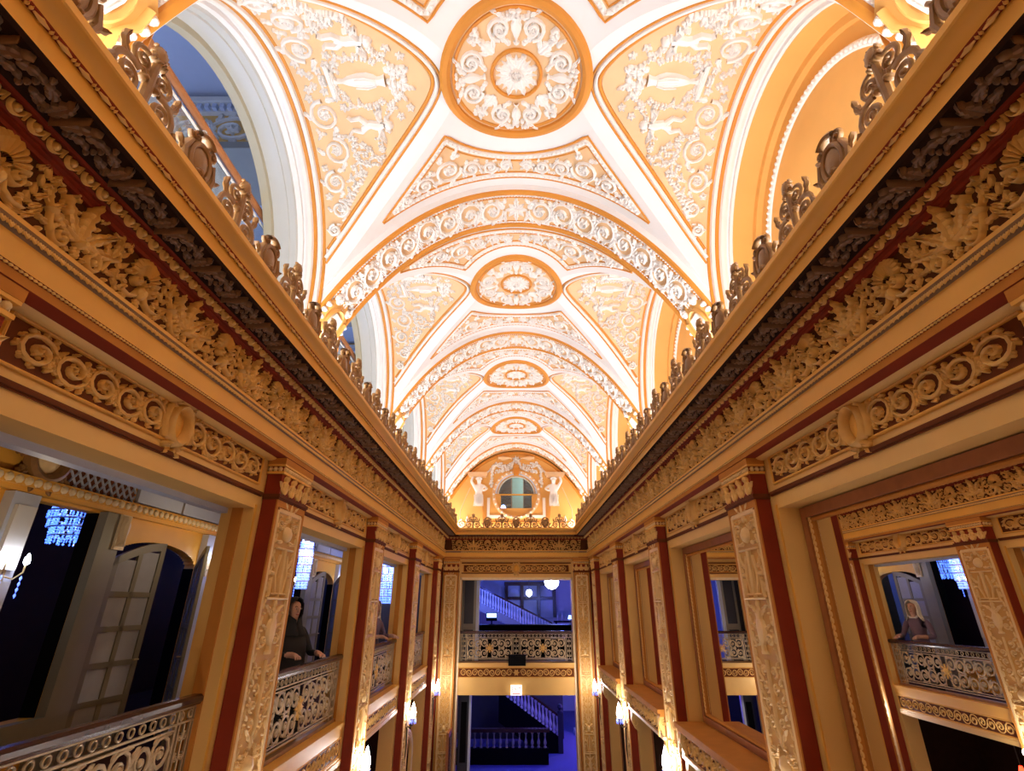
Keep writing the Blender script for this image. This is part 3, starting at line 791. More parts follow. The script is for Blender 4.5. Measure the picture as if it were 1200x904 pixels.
# cartouche at the foot of a rib (u = across, v = up)
def cart(d, ornate):
    def MC(u, v, h): return Mmain(d * (TMAX - 0.30 - v), u, HR + h)
    if ornate == 'frame':
        mb = MB()
        stroke(mb, arc_pts((0, -0.02), 0.135, 0, 2 * pi, 30, sy=1.35)[:-1], 0.055, 0.07, MC, closed=True)
        mb.prism([(-0.25, -0.38), (0.25, -0.38), (0.21, -0.05), (0.24, 0.14), (0.12, 0.24), (0, 0.28), (-0.12, 0.24), (-0.24, 0.14), (-0.21, -0.05)], MC, 0.0, 0.03)
        for q in (-1, 1):
            stroke(mb, [(q * 0.2, 0.12), (q * 0.22, 0.0), (q * 0.18, -0.12), (q * 0.23, -0.25), (q * 0.2, -0.36)], [0.05, 0.06, 0.05, 0.06, 0.04], 0.07, MC)
        return mb.mesh('cartouche_frame', 'tympanum_gold')
    mb = MB()
    dome(mb, (0, -0.02), 0.118, 0.055, MC, n=16, sy=1.4, base=0.02)
    for i in range(9): stroke(mb, [(-0.08 + 0.02 * i, -0.12), (-0.09 + 0.0225 * i, 0.0), (-0.07 + 0.0175 * i, 0.10)], 0.010, 0.018, MC, base=0.062)
    for q in (-1, 1):
        scroll(mb, (q * 0.13, 0.225), 0.06, pi / 2, 1.5, -q, 0.034, 0.075, MC, n=20)
        for j in range(6): dome(mb, (q * (0.235 + 0.012 * sin(j * 2)), 0.10 - j * 0.075), 0.036, 0.07, MC, n=7)
        leaf(mb, (q * 0.05, -0.22), -pi / 2 + q * 0.9, 0.16, 0.07, 0.06, MC, lobes=3, bend=q * 0.5)
    leaf(mb, (0, 0.17), pi / 2, 0.14, 0.11, 0.06, MC, lobes=3); leaf(mb, (0, -0.2), -pi / 2, 0.15, 0.09, 0.06, MC, lobes=3)
    return mb.mesh('cartouche_relief', 'relief_white')
CF = {d: (cart(d, 'frame'), cart(d, 'relief')) for d in (-1, 1)}

# --- lunette arches (reveals), tympana on the mirrored side
def arch_sheet(mb, x0, x1, o0, o1, n=48, zb=1.87):
    se = SMAX + (ZS - zb)
    rows = []
    for s in lin(-se, se, n):
        y, z, _, _ = arch(s, o0); y2, z2, _, _ = arch(s, o1); rows.append([(x0, y, z), (x1, y2, z2)])
    mb.grid(rows)
LU = {}
for nm, m, segs in (('arch_white', 'plaster_white', ((2.15, 2.15, 0, 0.035), (2.15, 2.20, 0.035, 0.035))),
                    ('arch_band_shaded', 'arch_white_shaded', ((2.20, 2.21, 0.035, 0.06), (2.21, 2.27, 0.06, 0.06))),
                    ('arch_reveal', 'arch_white_shaded', ((2.27, 2.275, 0.06, 0.075), (2.275, 2.42, 0.075, 0.075))),
                    ('arch_lip', 'arch_cream_shaded', ((2.42, 2.42, 0.075, 0.13), (2.42, 2.50, 0.13, 0.13)))):
    mb = MB()
    for sgm in segs: arch_sheet(mb, *sgm)
    LU[nm] = mb.mesh(nm, m)
LR = {}
for nm, m, segs in (('arch_white', 'plaster_white', ((2.15, 2.15, 0, 0.035), (2.15, 2.18, 0.035, 0.035))),
                    ('arch_reveal', 'tympanum_gold', ((2.18, 2.185, 0.035, 0.04), (2.185, 2.38, 0.04, 0.04), (2.38, 2.385, 0.04, 0.10), (2.385, 2.44, 0.10, 0.10)))):
    mb = MB()
    for sgm in segs: arch_sheet(mb, *sgm)
    LR[nm] = mb.mesh(nm, m)
mb = MB(); se = SMAX + (ZS - 1.87); rows = []
for s in lin(0, se, 30):
    y, z, _, _ = arch(s, 0.08); rows.append([(2.44, -y, z), (2.44, 0, z), (2.44, y, z)])
mb.grid(rows); LR['tympanum'] = mb.mesh('tympanum', 'tympanum_gold')
mb = MB()
def MT(s, o, h):
    y, z, ny, nz = arch(s, 0.26 + o); return (2.44 - h, y, z)
pp = [(s, 0) for s in lin(-se, se, 90)]
stroke(mb, pp, 0.07, 0.02, MT)
for s, _ in pp: dome(mb, (s, 0.0), 0.024, 0.02, MT, n=5, base=0.015)
LR['beaded_arch'] = mb.mesh('beaded_arch', 'relief_white')

# --- assemble
for b in range(0, 5):
    yc_ = YK(b) - L / 2
    mk('vault_bay', M_VAULT, ceil, (0, yc_, 0))
    if b == 0: pass
    for sd, DD in ((-1, LU), (1, LR)):
        e = mk('lunette', None, ceil, (0, yc_, 0))
        for nm, me in DD.items():
            mk(nm, me, e, M=Matrix.Diagonal((-1, 1, 1, 1)) if sd < 0 else Matrix())
    if b == 0: continue
    for sd in (-1, 1):
        e = mk('relief_panel', None, ceil, (0, yc_, 0))
        for key, (me, nm) in SP.items(): mk(nm, me, e, M=Matrix.Diagonal((sd, 1, 1, 1)))
        e = mk('spandrel_panel', None, ceil, (0, yc_, 0))
        for key, me in TP.items(): mk(me.name.split('.')[0], me, e, M=Matrix.Diagonal((1, sd, 1, 1)))
    e = mk('medallion', None, ceil, (0, yc_, 0))
    for key, me in MP.items(): mk(me.name.split('.')[0], me, e)
for k in range(-1, 5):
    e = mk('vault_rib', None, ceil, (0, YK(k), 0))
    for key, me in RPm.items():
        if k < 0 and key != 'rib_body': continue
        mk(me.name.split('.')[0], me, e, **({'kind': 'stuff'} if key == 'bead_row' else {}))
    if k >= 0:
        for d in (-1, 1):
            for me, nm in zip(CF[d], ('cartouche_frame', 'cartouche_relief')): mk(nm, me, e)
# piers behind the rib feet, closing vault strip and spandrel walls above the lunettes
mb = MB()
for k in range(-1, 5):
    for s in (-1, 1): sbox(mb, s, 2.151, 2.5, YK(k) - (L / 2 - CA) - 0.0, (YK(k) + (L / 2 - CA)) if k < 4 else YW, 1.86, 3.0)
C_('pier', mb, 'plaster_white')
mb = MB(); mb.grid([[(x, y, zm(x)) for y in (YK(4) + L / 2 - CA - 0.05, YW + 0.02)] for x in lin(-XE, XE, 41)])
mb.grid([[(x, y, zm(x)) for y in (YE - 0.02, YK(-1) + 0.1)] for x in lin(-XE, XE, 41)])
C_('end_vault', mb, 'vault_peach')
for s in (-1, 1):
    mb = MB()
    for b in range(0, 5):
        c = YK(b) - L / 2; ys = []
        se2 = SMAX + 0.2
        mb.grid([[(s * 2.46, c + arch(q, 0.0)[0], arch(q, 0.0)[1]), (s * 2.46, c + arch(q, 0.0)[0] * L / 2 / CA * 1.0, 4.9)] for q in lin(-se2, se2, 40)])
    C_('spandrel_wall', mb, 'plaster_white')
# ================================================================== SIDE WALL DRESSING
BAYS = [YK(b) - L / 2 for b in range(0, 5)]     # bay centres, the first is over the viewer
def side_name(s): return 'corridor side' if s < 0 else 'mirrored side'
# relief over the openings: rinceau to either side of a cartouche
def over_relief(half, hgt, n, name='scroll_relief'):
    out = []
    for d in (-1, 1):
        mb = MB(); rinceau(mb, d * 0.12, d * half, 0, hgt, n, 0.034, w=hgt * 0.15, taper=lambda t: 1.0 - 0.12 * t)
        out.append(mb.mesh(name, 'gilt'))
    return out
M_OVER = over_relief(1.09, 0.18, 5)
M_OVER_B = over_relief(1.36, 0.15, 8)
mb = MB()
stroke(mb, arc_pts((0, 0), 0.088, 0, 2 * pi, 26, sy=1.35)[:-1], 0.05, 0.07, closed=True)
for d in (-1, 1):
    scroll(mb, (d * 0.075, 0.125), 0.034, pi, 1.4, -d, 0.024, 0.07, n=16); scroll(mb, (d * 0.06, -0.13), 0.03, pi / 2, 1.3, d, 0.022, 0.06, n=14)
    stroke(mb, [(d * 0.11, 0.1), (d * 0.125, 0.0), (d * 0.1, -0.1)], [0.02, 0.036, 0.02], 0.05)
    leaf(mb, (d * 0.02, -0.14), -pi / 2 + d * 0.7, 0.07, 0.04, 0.05, lobes=2)
leaf(mb, (0, 0.12), pi / 2, 0.07, 0.08, 0.06, lobes=2)
M_CART = mb.mesh('cartouche_frame', 'gilt')
mb = MB(); dome(mb, (0, 0), 0.070, 0.030, n=18, sy=1.4)
M_CARTD = mb.mesh('cartouche_shield', 'wall_gold')
def bars(mb, u0, u1, v0, v1, w, h):
    for a, b in (((u0, v0), (u1, v0)), ((u1, v0), (u1, v1)), ((u1, v1), (u0, v1)), ((u0, v1), (u0, v0))): stroke(mb, [a, b], w, h)
def framed(name_g, half, v0, v1, mg, mf, w=0.022, h=0.018):
    g = MB(); g.prism([(-half, v0), (half, v0), (half, v1), (-half, v1)], FLAT, 0.0, 0.004)
    f = MB(); bars(f, -half - w / 2, half + w / 2, v0 - w / 2, v1 + w / 2, w, h)
    return g.mesh(name_g, mg), f.mesh('panel_moulding', mf)
OV = framed('panel_ground', 1.15, -0.098, 0.098, 'red_brown', 'wall_gold')
OVB = framed('panel_ground', 1.44, -0.085, 0.085, 'red_brown', 'wall_gold')
# running scroll under the balconies
mb = MB(); rinceau(mb, -1.12, 1.12, 0, 0.16, 15, 0.020, w=0.022, leaves=False, seg=18)
for i in range(15): leaf(mb, (-1.12 + 2.24 / 15 * (i + 0.45), 0.0), 0.8, 0.05, 0.03, 0.018, lobes=1)
M_RUN = mb.mesh('running_scroll', 'gilt')
RUNP = framed('panel_ground', 1.15, -0.085, 0.085, 'red_brown', 'wall_gold')
def M_on(s, proj, along, z, back=None):
    U, V = SIDE[s]; return frame(on_side(s, proj, along, z), U, V)
def panel_set(parent, M, meshes):
    e = mk('ornament_panel', None, parent, M=M)
    for me in meshes: mk(me.name.split('.')[0], me, e)
    return e
for s in (-1, 1):
    for c in BAYS:
        panel_set(walls[s], M_on(s, HW, c, 1.028), list(OV) + M_OVER + [M_CART, M_CARTD])
        mb = MB(); y0, y1 = c - OPEN, c + OPEN
        sbox(mb, s, HW - 0.022, HW, y0 - 0.06, y1 + 0.06, 0.838, 0.862); sbox(mb, s, HW - 0.012, HW, y0 - 0.06, y1 + 0.06, 0.828, 0.838)
        S('head_moulding', mb, 'red_brown', walls[s])
        if s < 0:   # balcony sill, running scroll, jamb strips
            mb = MB(); sbox(mb, s, HW - 0.03, 2.39, y0 + 0.001, y1 - 0.001, -1.36, -1.31); sbox(mb, s, HW - 0.012, HW, y0, y1, -1.46, -1.36)
            S('balcony_sill', mb, 'wall_gold', walls[s])
            panel_set(walls[s], M_on(s, HW, c, -1.565), list(RUNP) + [M_RUN])
            mb = MB(); sbox(mb, s, HW - 0.035, HW, y0, y1, -1.74, -1.69); sbox(mb, s, HW - 0.02, HW, y0, y1, -1.69, -1.67)
            S('string_moulding', mb, 'wall_cream', walls[s])
            for y, d in ((y0, 1), (y1, -1)):
                mb = MB(); sbox(mb, s, 2.215, 2.30, min(y, y + d * 0.014), max(y, y + d * 0.014), -1.31, ZH); S('jamb_strip', mb, 'amber_brown', walls[s])
            mb = MB(); sbox(mb, s, 2.34, 2.42, y0 - 0.06, y1 + 0.06, ZH - 0.04, ZH + 0.12); S('head_lining', mb, 'blue_white', walls[s])
        for y, d in ((y0, -1), (y1, 1)):     # thin edge roll round each opening
            mb = MB(); sbox(mb, s, HW - 0.01, HW, min(y + d * 0.005, y + d * 0.028), max(y + d * 0.005, y + d * 0.028), -1.31, ZH + 0.03); S('edge_bead', mb, 'wall_gold', walls[s])

# ------------------------------------------------------------------ pilasters (local: x out of the wall, y along it, z up from the floor)
ZP = -FLOOR
def candelabra(mb, z0, z1, h=0.02, wide=0.15):
    """grotesque relief climbing a narrow panel; u across, v up"""
    z = z0; i = 0
    while z < z1 - 0.25:
        q = i % 4
        if q == 0:
            urn(mb, (0, z + 0.02), pi / 2, 0.30, 0.13, h * 1.5, FLAT)
            for d in (-1, 1):
                leaf(mb, (d * 0.02, z + 0.30), pi / 2 - d * 0.7, 0.14, 0.05, h, lobes=3, bend=-d * 0.5)
                scroll(mb, (d * 0.09, z + 0.12), 0.05, pi, 1.5, -d, 0.022, h, n=16)
                leaf(mb, (d * 0.05, z + 0.20), pi / 2 - d * 1.1, 0.09, 0.035, h, lobes=2)
            leaf(mb, (0, z + 0.31), pi / 2, 0.16, 0.06, h * 1.3, lobes=3); z += 0.41
        elif q == 1:
            stroke(mb, [(-wide, z + 0.02), (wide, z + 0.02)], 0.022, h * 1.2); stroke(mb, [(-wide * .7, z + 0.055), (wide * .7, z + 0.055)], 0.018, h)
            for d in (-1, 1):
                stroke(mb, [(d * 0.05, z + 0.06), (d * 0.085, z + 0.2), (d * 0.05, z + 0.36)], [0.014, 0.03, 0.016], h)
                stroke(mb, [(d * 0.13, z + 0.04), (d * 0.13, z + 0.18)], 0.014, h); dome(mb, (d * 0.13, z + 0.21), 0.022, h * 1.3, n=7)
                leaf(mb, (d * 0.09, z + 0.26), pi / 2 - d * 0.9, 0.1, 0.045, h, lobes=2, bend=d * 0.6)
            stroke(mb, [(0, z + 0.06), (0, z + 0.16), (0, z + 0.3), (0, z + 0.4)], [0.02, 0.05, 0.03, 0.05], h * 1.4); z += 0.39
        elif q == 2:
            stroke(mb, [(-wide * .8, z + 0.02), (wide * .8, z + 0.02)], 0.018, h)
            dome(mb, (0, z + 0.14), 0.062, h * 1.8, n=12, sy=1.15)
            for d in (-1, 1):
                garland(mb, sag((d * 0.14, z + 0.2), (d * 0.04, z + 0.26), 0.05, 10), 0.014, h)
                leaf(mb, (d * 0.05, z + 0.08), -0.4 if d > 0 else pi + 0.4, 0.1, 0.045, h, lobes=2, bend=d * 0.8)
                leaf(mb, (d * 0.05, z + 0.2), 0.6 if d > 0 else pi - 0.6, 0.1, 0.045, h, lobes=2, bend=-d * 0.6)
                leaf(mb, (d * 0.03, z + 0.3), pi / 2 - d * 0.5, 0.12, 0.04, h, lobes=2, bend=-d * 0.4)
            leaf(mb, (0, z + 0.24), pi / 2, 0.16, 0.06, h, lobes=2); z += 0.36
        else:
            for j in range(4):
                for d in (-1, 1):
                    scroll(mb, (d * 0.068, z + 0.06 + j * 0.115), 0.046, -pi / 2, 1.4, d * (1 if j % 2 else -1), 0.018, h, n=14)
                    leaf(mb, (d * 0.10, z + 0.09 + j * 0.115), pi / 2 - d * 0.8, 0.07, 0.03, h, lobes=1)
            stroke(mb, [(0, z), (0, z + 0.48)], 0.018, h * 1.2); z += 0.50
        i += 1
    z = z0 + 0.05
    while z < z1 - 0.12:
        for dd in (-1, 1):
            leaf(mb, (dd * (wide - 0.005), z), pi / 2 + dd * 0.35, 0.075, 0.036, h * 0.9, lobes=2, bend=-dd * 0.6)
            dome(mb, (dd * (wide - 0.03), z + 0.09), 0.011, h * 0.9, n=6)
        z += 0.125
def make_pilaster(wd, name_sfx=None):
    e = empty('pilaster')
    hw = wd / 2
    PJ = HW - PF
    mb = MB(); mb.box(0, PJ - 0.012, -hw, hw, 0.0, ZP + 0.83); mb.build('shaft', 'oxblood', e)
    mb = MB()
    b = 0.035
    for y0, y1, z0, z1 in ((-hw, -hw + b, 0.5, ZP + 0.83), (hw - b, hw, 0.5, ZP + 0.83), (-hw + b, hw - b, ZP + 0.76, ZP + 0.83), (-hw + b, hw - b, 0.5, 0.75)):
        mb.box(PJ - 0.012, PJ, y0, y1, z0, z1)
    mb.build('shaft_border', 'amber_brown', e)
    Mx = frame((PJ - 0.012, 0, 0), (0, 1, 0), (0, 0, 1))
    mb = MB(); ph = hw - b; w_ = 0.045
    bars(mb, -ph + w_ / 2, ph - w_ / 2, 0.75 + w_ / 2, ZP + 0.76 - w_ / 2, w_, 0.016); mk('panel_moulding', mb.mesh('panel_moulding', 'gilt_soft'), e, M=Mx)
    mb = MB(); mb.prism([(-ph + w_, 0.75), (ph - w_, 0.75), (ph - w_, ZP + 0.76), (-ph + w_, ZP + 0.76)], FLAT, 0, 0.003); mk('panel_ground', mb.mesh('panel_ground', 'amber_gold'), e, M=Mx)
    mb = MB(); sc_ = (ph - w_) / 0.17
    candelabra(mb, 0.80, ZP + 0.74, 0.026, 0.165)
    mb.v = [(x * sc_, y, z) for x, y, z in mb.v]
    mk('grotesque_relief', mb.mesh('grotesque_relief', 'gilt_soft'), e, M=Mx)
    # capital
    mb = MB(); mb.box(0, PJ + 0.016, -hw - 0.016, hw + 0.016, ZP + 0.83, ZP + 0.858); mb.box(0, PJ + 0.008, -hw - 0.008, hw + 0.008, ZP + 0.815, ZP + 0.83); mb.build('astragal', 'red_brown', e)
    mb = MB(); mb.box(0, PJ, -hw, hw, ZP + 0.858, ZP + 1.10); cap = mb.build('capital', 'oxblood', e)
    mb = MB()
    n = max(2, round(wd / 0.15)); cw = wd / n
    for i in range(n):
        u = -hw + (i + 0.5) * cw
        leaf(mb, (u, 0.0), pi / 2, 0.155, cw * 0.75, 0.03, lobes=3, lift=1.2)
        for d in (-1, 1): leaf(mb, (u + d * 0.015, 0.0), pi / 2 - d * 0.55, 0.13, 0.05, 0.024, lobes=2, bend=-d * 0.5)
    mk('leaf_relief', mb.mesh('leaf_relief', 'gilt'), cap, M=frame((PJ, 0, ZP + 0.868), (0, 1, 0), (0, 0, 1)))
    mb = MB(); mb.box(0, PJ + 0.018, -hw - 0.018, hw + 0.018, ZP + 1.03, ZP + 1.05); mb.box(0, PJ + 0.02, -hw - 0.02, hw + 0.02, ZP + 1.095, ZP + 1.112); mb.build('echinus_fillet', 'wall_gold', cap)
    mb = MB(); n = round(wd / 0.045)
    for i in range(n): dome(mb, (-hw + (i + 0.5) * wd / n, 0), 0.021, 0.024, n=7, sy=1.1)
    mk('egg_row', mb.mesh('egg_row', 'gilt_soft'), cap, M=frame((PJ + 0.002, 0, ZP + 1.072), (0, 1, 0), (0, 0, 1)), kind='stuff')
    for d in (-1, 1):
        mb = MB()
        for i in range(3): dome(mb, (0.02 + 0.042 * i, 0), 0.021, 0.022, n=7, sy=1.1)
        mk('egg_row', mb.mesh('egg_row', 'gilt_soft'), cap, M=frame((0, d * hw, ZP + 1.072), (1, 0, 0), (0, 0, 1), (0, d, 0)), kind='stuff')
    mb = MB(); mb.box(0, PJ + 0.022, -hw - 0.022, hw + 0.022, ZP + 1.112, ZP + 1.165); mb.build('abacus', 'amber_brown', cap)
    mb = MB(); mb.box(0, PJ + 0.03, -hw - 0.03, hw + 0.03, 0, 0.35); mb.box(0, PJ + 0.02, -hw - 0.02, hw + 0.02, 0.35, 0.5); mb.build('plinth', 'red_brown', e)
    return e
pil = make_pilaster(0.59)
ORD = ['closest to the viewing balcony', 'second from the viewing balcony', 'third from the viewing balcony', 'fourth from the viewing balcony', 'beside the end wall']
first = True
for s in (-1, 1):
    for k in range(0, 5):
        o = pil if first else copy_tree(pil); first = False
        o.location = (s * (HW - 0.004), YK(k), FLOOR); o.rotation_euler.z = 0 if s < 0 else pi
        o['label'] = 'red and gold relief pilaster on the %s wall, %s' % (side_name(s), ORD[k]); o['category'] = 'pilaster'; o['group'] = 'pilasters along the hall'
pb = make_pilaster(0.40)
pb2 = copy_tree(pb)
for o, x, nm in ((pb, -1.77, 'corridor'), (pb2, 1.77, 'mirrored')):
    o.location = (x, YW - 0.004, FLOOR); o.rotation_euler.z = -pi / 2
    o['label'] = 'narrow red and gold pilaster on the end wall towards the %s side' % nm; o['category'] = 'pilaster'; o['group'] = 'pilasters on the end wall'
# red side fillets in the two far corners
for s in (-1, 1):
    mb = MB(); sbox(mb, s, HW - 0.05, HW, YK(4) + 0.34, YW - 0.02, FLOOR, 1.14); S('corner_fillet', mb, 'oxblood', walls[s])
    mb = MB(); sbox(mb, s, 2.008, HW - 0.06, YW - 0.05, YW, FLOOR, 1.14); S('corner_fillet', mb, 'oxblood', wb)

# ------------------------------------------------------------------ end wall dressing
panel_set(wb, frame((0, YW, 0.925), (1, 0, 0), (0, 0, 1)), list(OVB) + M_OVER_B + [M_CART, M_CARTD])
mb = MB(); mb.box(-1.5, 1.5, YW - 0.02, YW, 0.79, 0.815); mb.box(-1.5, 1.5, YW - 0.03, YW, 1.05, 1.08); S('head_moulding', mb, 'red_brown', wb)
mb = MB(); mb.box(-1.485, 1.485, YW - 0.05, YW + 0.3, -1.41, -1.36); mb.box(-1.485, 1.485, YW - 0.02, YW, -1.46, -1.41); S('balcony_sill', mb, 'wall_cream', wb)
mb = MB(); rinceau(mb, -0.1, -1.42, 0, 0.16, 9, 0.02, w=0.024, leaves=False, seg=18); rinceau(mb, 0.1, 1.42, 0, 0.16, 9, 0.02, w=0.024, leaves=False, seg=18); rosette(mb, (0, 0), 0.08, 0.03)
g, f = framed('panel_ground', 1.47, -0.095, 0.095, 'red_brown', 'wall_gold', 0.018)
panel_set(wb, frame((0, YW, -1.58), (1, 0, 0), (0, 0, 1)), [g, f, mb.mesh('running_scroll', 'gilt')])
for s in (-1, 1):
    mb = MB(); sbox(mb, s, 1.485, 1.53, YW - 0.03, YW, FLOOR, 0.69); S('opening_trim', mb, 'gilt_pale', wb)
mb = MB(); mb.box(-1.53, 1.53, YW - 0.03, YW, 0.63, 0.69); S('opening_trim', mb, 'gilt_pale', wb)

# ------------------------------------------------------------------ balcony railings (local x along, z up, y through)
def make_railing(W, nside, ncen):
    e = empty('balcony_railing')
    HT = 0.735; hw = W / 2
    mb = MB(); rows = []
    prof = [(-0.03, 0.0), (-0.045, 0.02), (-0.045, 0.045), (-0.025, 0.062), (0.025, 0.062), (0.045, 0.045), (0.045, 0.02), (0.03, 0.0)]
    mb.grid([[(x, y, HT - 0.062 + z) for y, z in prof] for x in (-hw, hw)], cv=True)
    mb.f.append(tuple(range(8))); mb.f.append(tuple(range(8, 16))); mb.build('handrail', 'dark_wood', e)
    mb = MB(); mb.box(-hw, hw, -0.03, 0.03, 0.0, 0.035); mb.build('bottom_rail', 'antique_bronze', e)
    me = None
    def bar(x0, x1, z0, z1):
        mb = MB(); mb.box(x0, x1, -0.008, 0.008, z0, z1); mb.build('bar', 'iron_gilt', e)
    bar(-hw, hw, 0.655, 0.665); bar(-hw, hw, 0.575, 0.587); bar(-hw, hw, 0.07, 0.082)
    Mr = frame((0, 0, 0), (1, 0, 0), (0, 0, 1))
    mb = MB(); stroke(mb, arc_pts((0, 0), 0.024, 0, 2 * pi, 15)[:-1], 0.011, 0.008, closed=True, two=True)
    ring = mb.mesh('ring', 'iron_gilt')
    n = int(W / 0.095)
    for i in range(n): mk('ring', ring, e, M=frame((-hw + (i + 0.5) * W / n, 0, 0.621), (1, 0, 0), (0, 0, 1)))
    sw = 0.17
    xs = [-hw + 0.012, -hw + sw, hw - sw, hw - 0.012]
    if ncen == 2: xs = [-hw + 0.012, -hw + sw, -0.09, 0.09, hw - sw, hw - 0.012]
    for x in xs:
        for d in (-0.018, 0.018): bar(x + d - 0.006, x + d + 0.006, 0.03, 0.66)
    cells = [(-hw + sw + 0.03, hw - sw - 0.03)] if ncen == 1 else [(-hw + sw + 0.03, -0.12), (0.12, hw - sw - 0.03)]
    for a, b in cells:
        for x in (a, b): bar(x - 0.005, x + 0.005, 0.08, 0.58)
        bar(a, b, 0.545, 0.555); bar(a, b, 0.10, 0.11)
        m_ = (a + b) / 2
        mb = MB(); nn = max(2, round((b - a) / 2 / 0.2))
        for zc, fl in ((0.44, 1), (0.22, -1)):
            for d in (-1, 1):
                rinceau(mb, m_ + d * 0.05, m_ + d * ((b - a) / 2 - 0.01), zc, 0.21, nn, 0.012, flip=fl * (1 if d > 0 else 1), w=0.028, two=True, seg=20)
        mk('scrollwork', mb.mesh('scrollwork', 'iron_gilt'), e, M=Mr)
        mb = MB(); dome(mb, (m_, 0.33), 0.05, 0.03, n=12, two=True)
        for i in range(8): leaf(mb, (m_ + 0.04 * cos(i * pi / 4), 0.33 + 0.04 * sin(i * pi / 4)), i * pi / 4, 0.07, 0.04, 0.016, lobes=1, two=True)
        mk('rosette', mb.mesh('rosette', 'gilt'), e, M=Mr)
    narrow = [(-hw + 0.03, -hw + sw - 0.02), (hw - sw + 0.02, hw - 0.03)] + ([(-0.07, 0.07)] if ncen == 2 else [])
    for a, b in narrow:
        mb = MB(); m_ = (a + b) / 2; r = (b - a) * 0.24
        for j in range(4):
            z = 0.15 + j * 0.115
            for d in (-1, 1): scroll(mb, (m_ + d * r, z), r * 0.95, pi / 2, 1.4, d * (1 if j % 2 else -1), 0.014, 0.010, n=16, two=True)
        stroke(mb, [(m_, 0.085), (m_, 0.57)], 0.012, 0.009, two=True)
        mk('scrollwork', mb.mesh('scrollwork', 'iron_gilt'), e, M=Mr)
    return e
rl = make_railing(2 * OPEN - 0.03, 1, 1)
for i, c in enumerate(BAYS[1:]):
    o = rl if i == 0 else copy_tree(rl)
    o.location = (-2.255, c, -1.31); o.rotation_euler.z = pi / 2
    o['label'] = 'scrolled metal balcony railing with dark handrail, %s' % ['in the opening closest to the viewing balcony', 'in front of the woman in black', 'in front of the blonde woman', 'in the opening beside the end wall'][i]
    o['category'] = 'railing'; o['group'] = 'railings of the side balconies'
rb = make_railing(2 * 1.47, 2, 2)
rb.location = (0, YW + 0.08, -1.36); rb['label'] = 'wide scrolled metal railing of the end wall balcony'; rb['category'] = 'railing'

# ------------------------------------------------------------------ mirrors and console shelves on the right hand wall
def make_mirror(c):
    e = empty('wall_mirror', (2.385, c, -1.31))
    hw, H_ = OPEN - 0.02, ZH + 1.31 - 0.01
    mb = MB(); mb.box(-0.055, -0.045, -hw, hw, 0.0, H_); mb.build('mirror_glass', 'mirror', e)
    for nm, y0, y1, z0, z1 in (('frame_stile', -hw, -hw + 0.07, 0, H_), ('frame_stile', hw - 0.07, hw, 0, H_), ('frame_rail', -hw + 0.07, hw - 0.07, H_ - 0.08, H_), ('frame_rail', -hw + 0.07, hw - 0.07, 0, 0.07)):
        mb = MB(); mb.box(-0.10, -0.0551, y0, y1, z0, z1); mb.build(nm, 'frame_wood', e)
    Mf = frame((-0.056, 0, 0), (0, -1, 0), (0, 0, 1))
    mb = MB(); i0 = hw - 0.085
    bars(mb, -i0, i0, 0.085, H_ - 0.095, 0.034, 0.03)
    mk('frame_inner_moulding', mb.mesh('frame_inner_moulding', 'amber_brown'), e, M=Mf)
    mb = MB()
    for u in (-i0, i0):
        v = 0.1
        while v < H_ - 0.1: leaf(mb, (u, v), pi / 2, 0.055, 0.04, 0.018, lobes=1, base=0.02); v += 0.045
    mk('carved_leaf_row', mb.mesh('carved_leaf_row', 'gilt'), e, M=Mf, kind='stuff')
    return e
def make_shelf(c):
    e = empty('console_shelf', (HW, c, -1.76))
    hw = OPEN
    mb = MB(); mb.box(-0.20, 0.15, -hw, hw, 0.40, 0.45); mb.box(-0.17, 0.0, -hw + 0.01, hw - 0.01, 0.36, 0.40); mb.build('shelf_board', 'amber_brown', e)
    mb = MB(); mb.box(-0.11, 0.0, -hw + 0.03, hw - 0.03, 0.13, 0.36); mb.build('apron', 'red_brown', e)
    mb = MB(); rinceau(mb, -hw + 0.2, hw - 0.2, 0, 0.17, 10, 0.024, w=0.026)
    mk('apron_relief', mb.mesh('apron_relief', 'gilt'), e, M=frame((-0.11, 0, 0.245), (0, -1, 0), (0, 0, 1)))
    mb = MB(); mb.box(-0.15, 0.0, -hw + 0.02, hw - 0.02, 0.09, 0.13); mb.build('lower_moulding', 'gilt_pale', e)
    for d in (-1, 1):
        mb = MB(); y = d * (hw - 0.09)
        pts = [(-0.17, 0.36), (-0.19, 0.26), (-0.15, 0.16), (-0.12, 0.05), (-0.13, -0.08), (-0.07, -0.20), (0, -0.26), (0, 0.36)]
        def MBK(u, v, h): return (u, y + h, v)
        mb.prism(pts, MBK, -0.05, 0.05)
        for q in (-1, 1):
            def MQ(u, v, h): return (u, y + q * (0.05 + h), v)
            scroll(mb, (-0.12, 0.28), 0.05, 0, 1.4, 1, 0.022, 0.014, MQ, n=16); scroll(mb, (-0.07, -0.1), 0.045, 0, 1.4, -1, 0.02, 0.014, MQ, n=16)
        def MFr(u, v, h): return (-0.19 - h + 0.02, y + u, v)
        leaf(mb, (0, 0.34), -pi / 2, 0.22, 0.09, 0.03, MFr, lobes=3)
        mb.build('bracket', 'gilt', e)
    return e
PL = ['closest to the viewing balcony', 'second from the viewing balcony', 'third from the viewing balcony', 'beside the end wall']
for i, c in enumerate(BAYS[1:]):
    o = make_mirror(c); o['label'] = 'tall framed wall mirror above a shelf, %s' % PL[i]; o['category'] = 'mirror'; o['group'] = 'mirrors along the wall'
    o = make_shelf(c); o['label'] = 'carved console shelf under a mirror, %s' % PL[i]; o['category'] = 'shelf'; o['group'] = 'shelves under the mirrors'
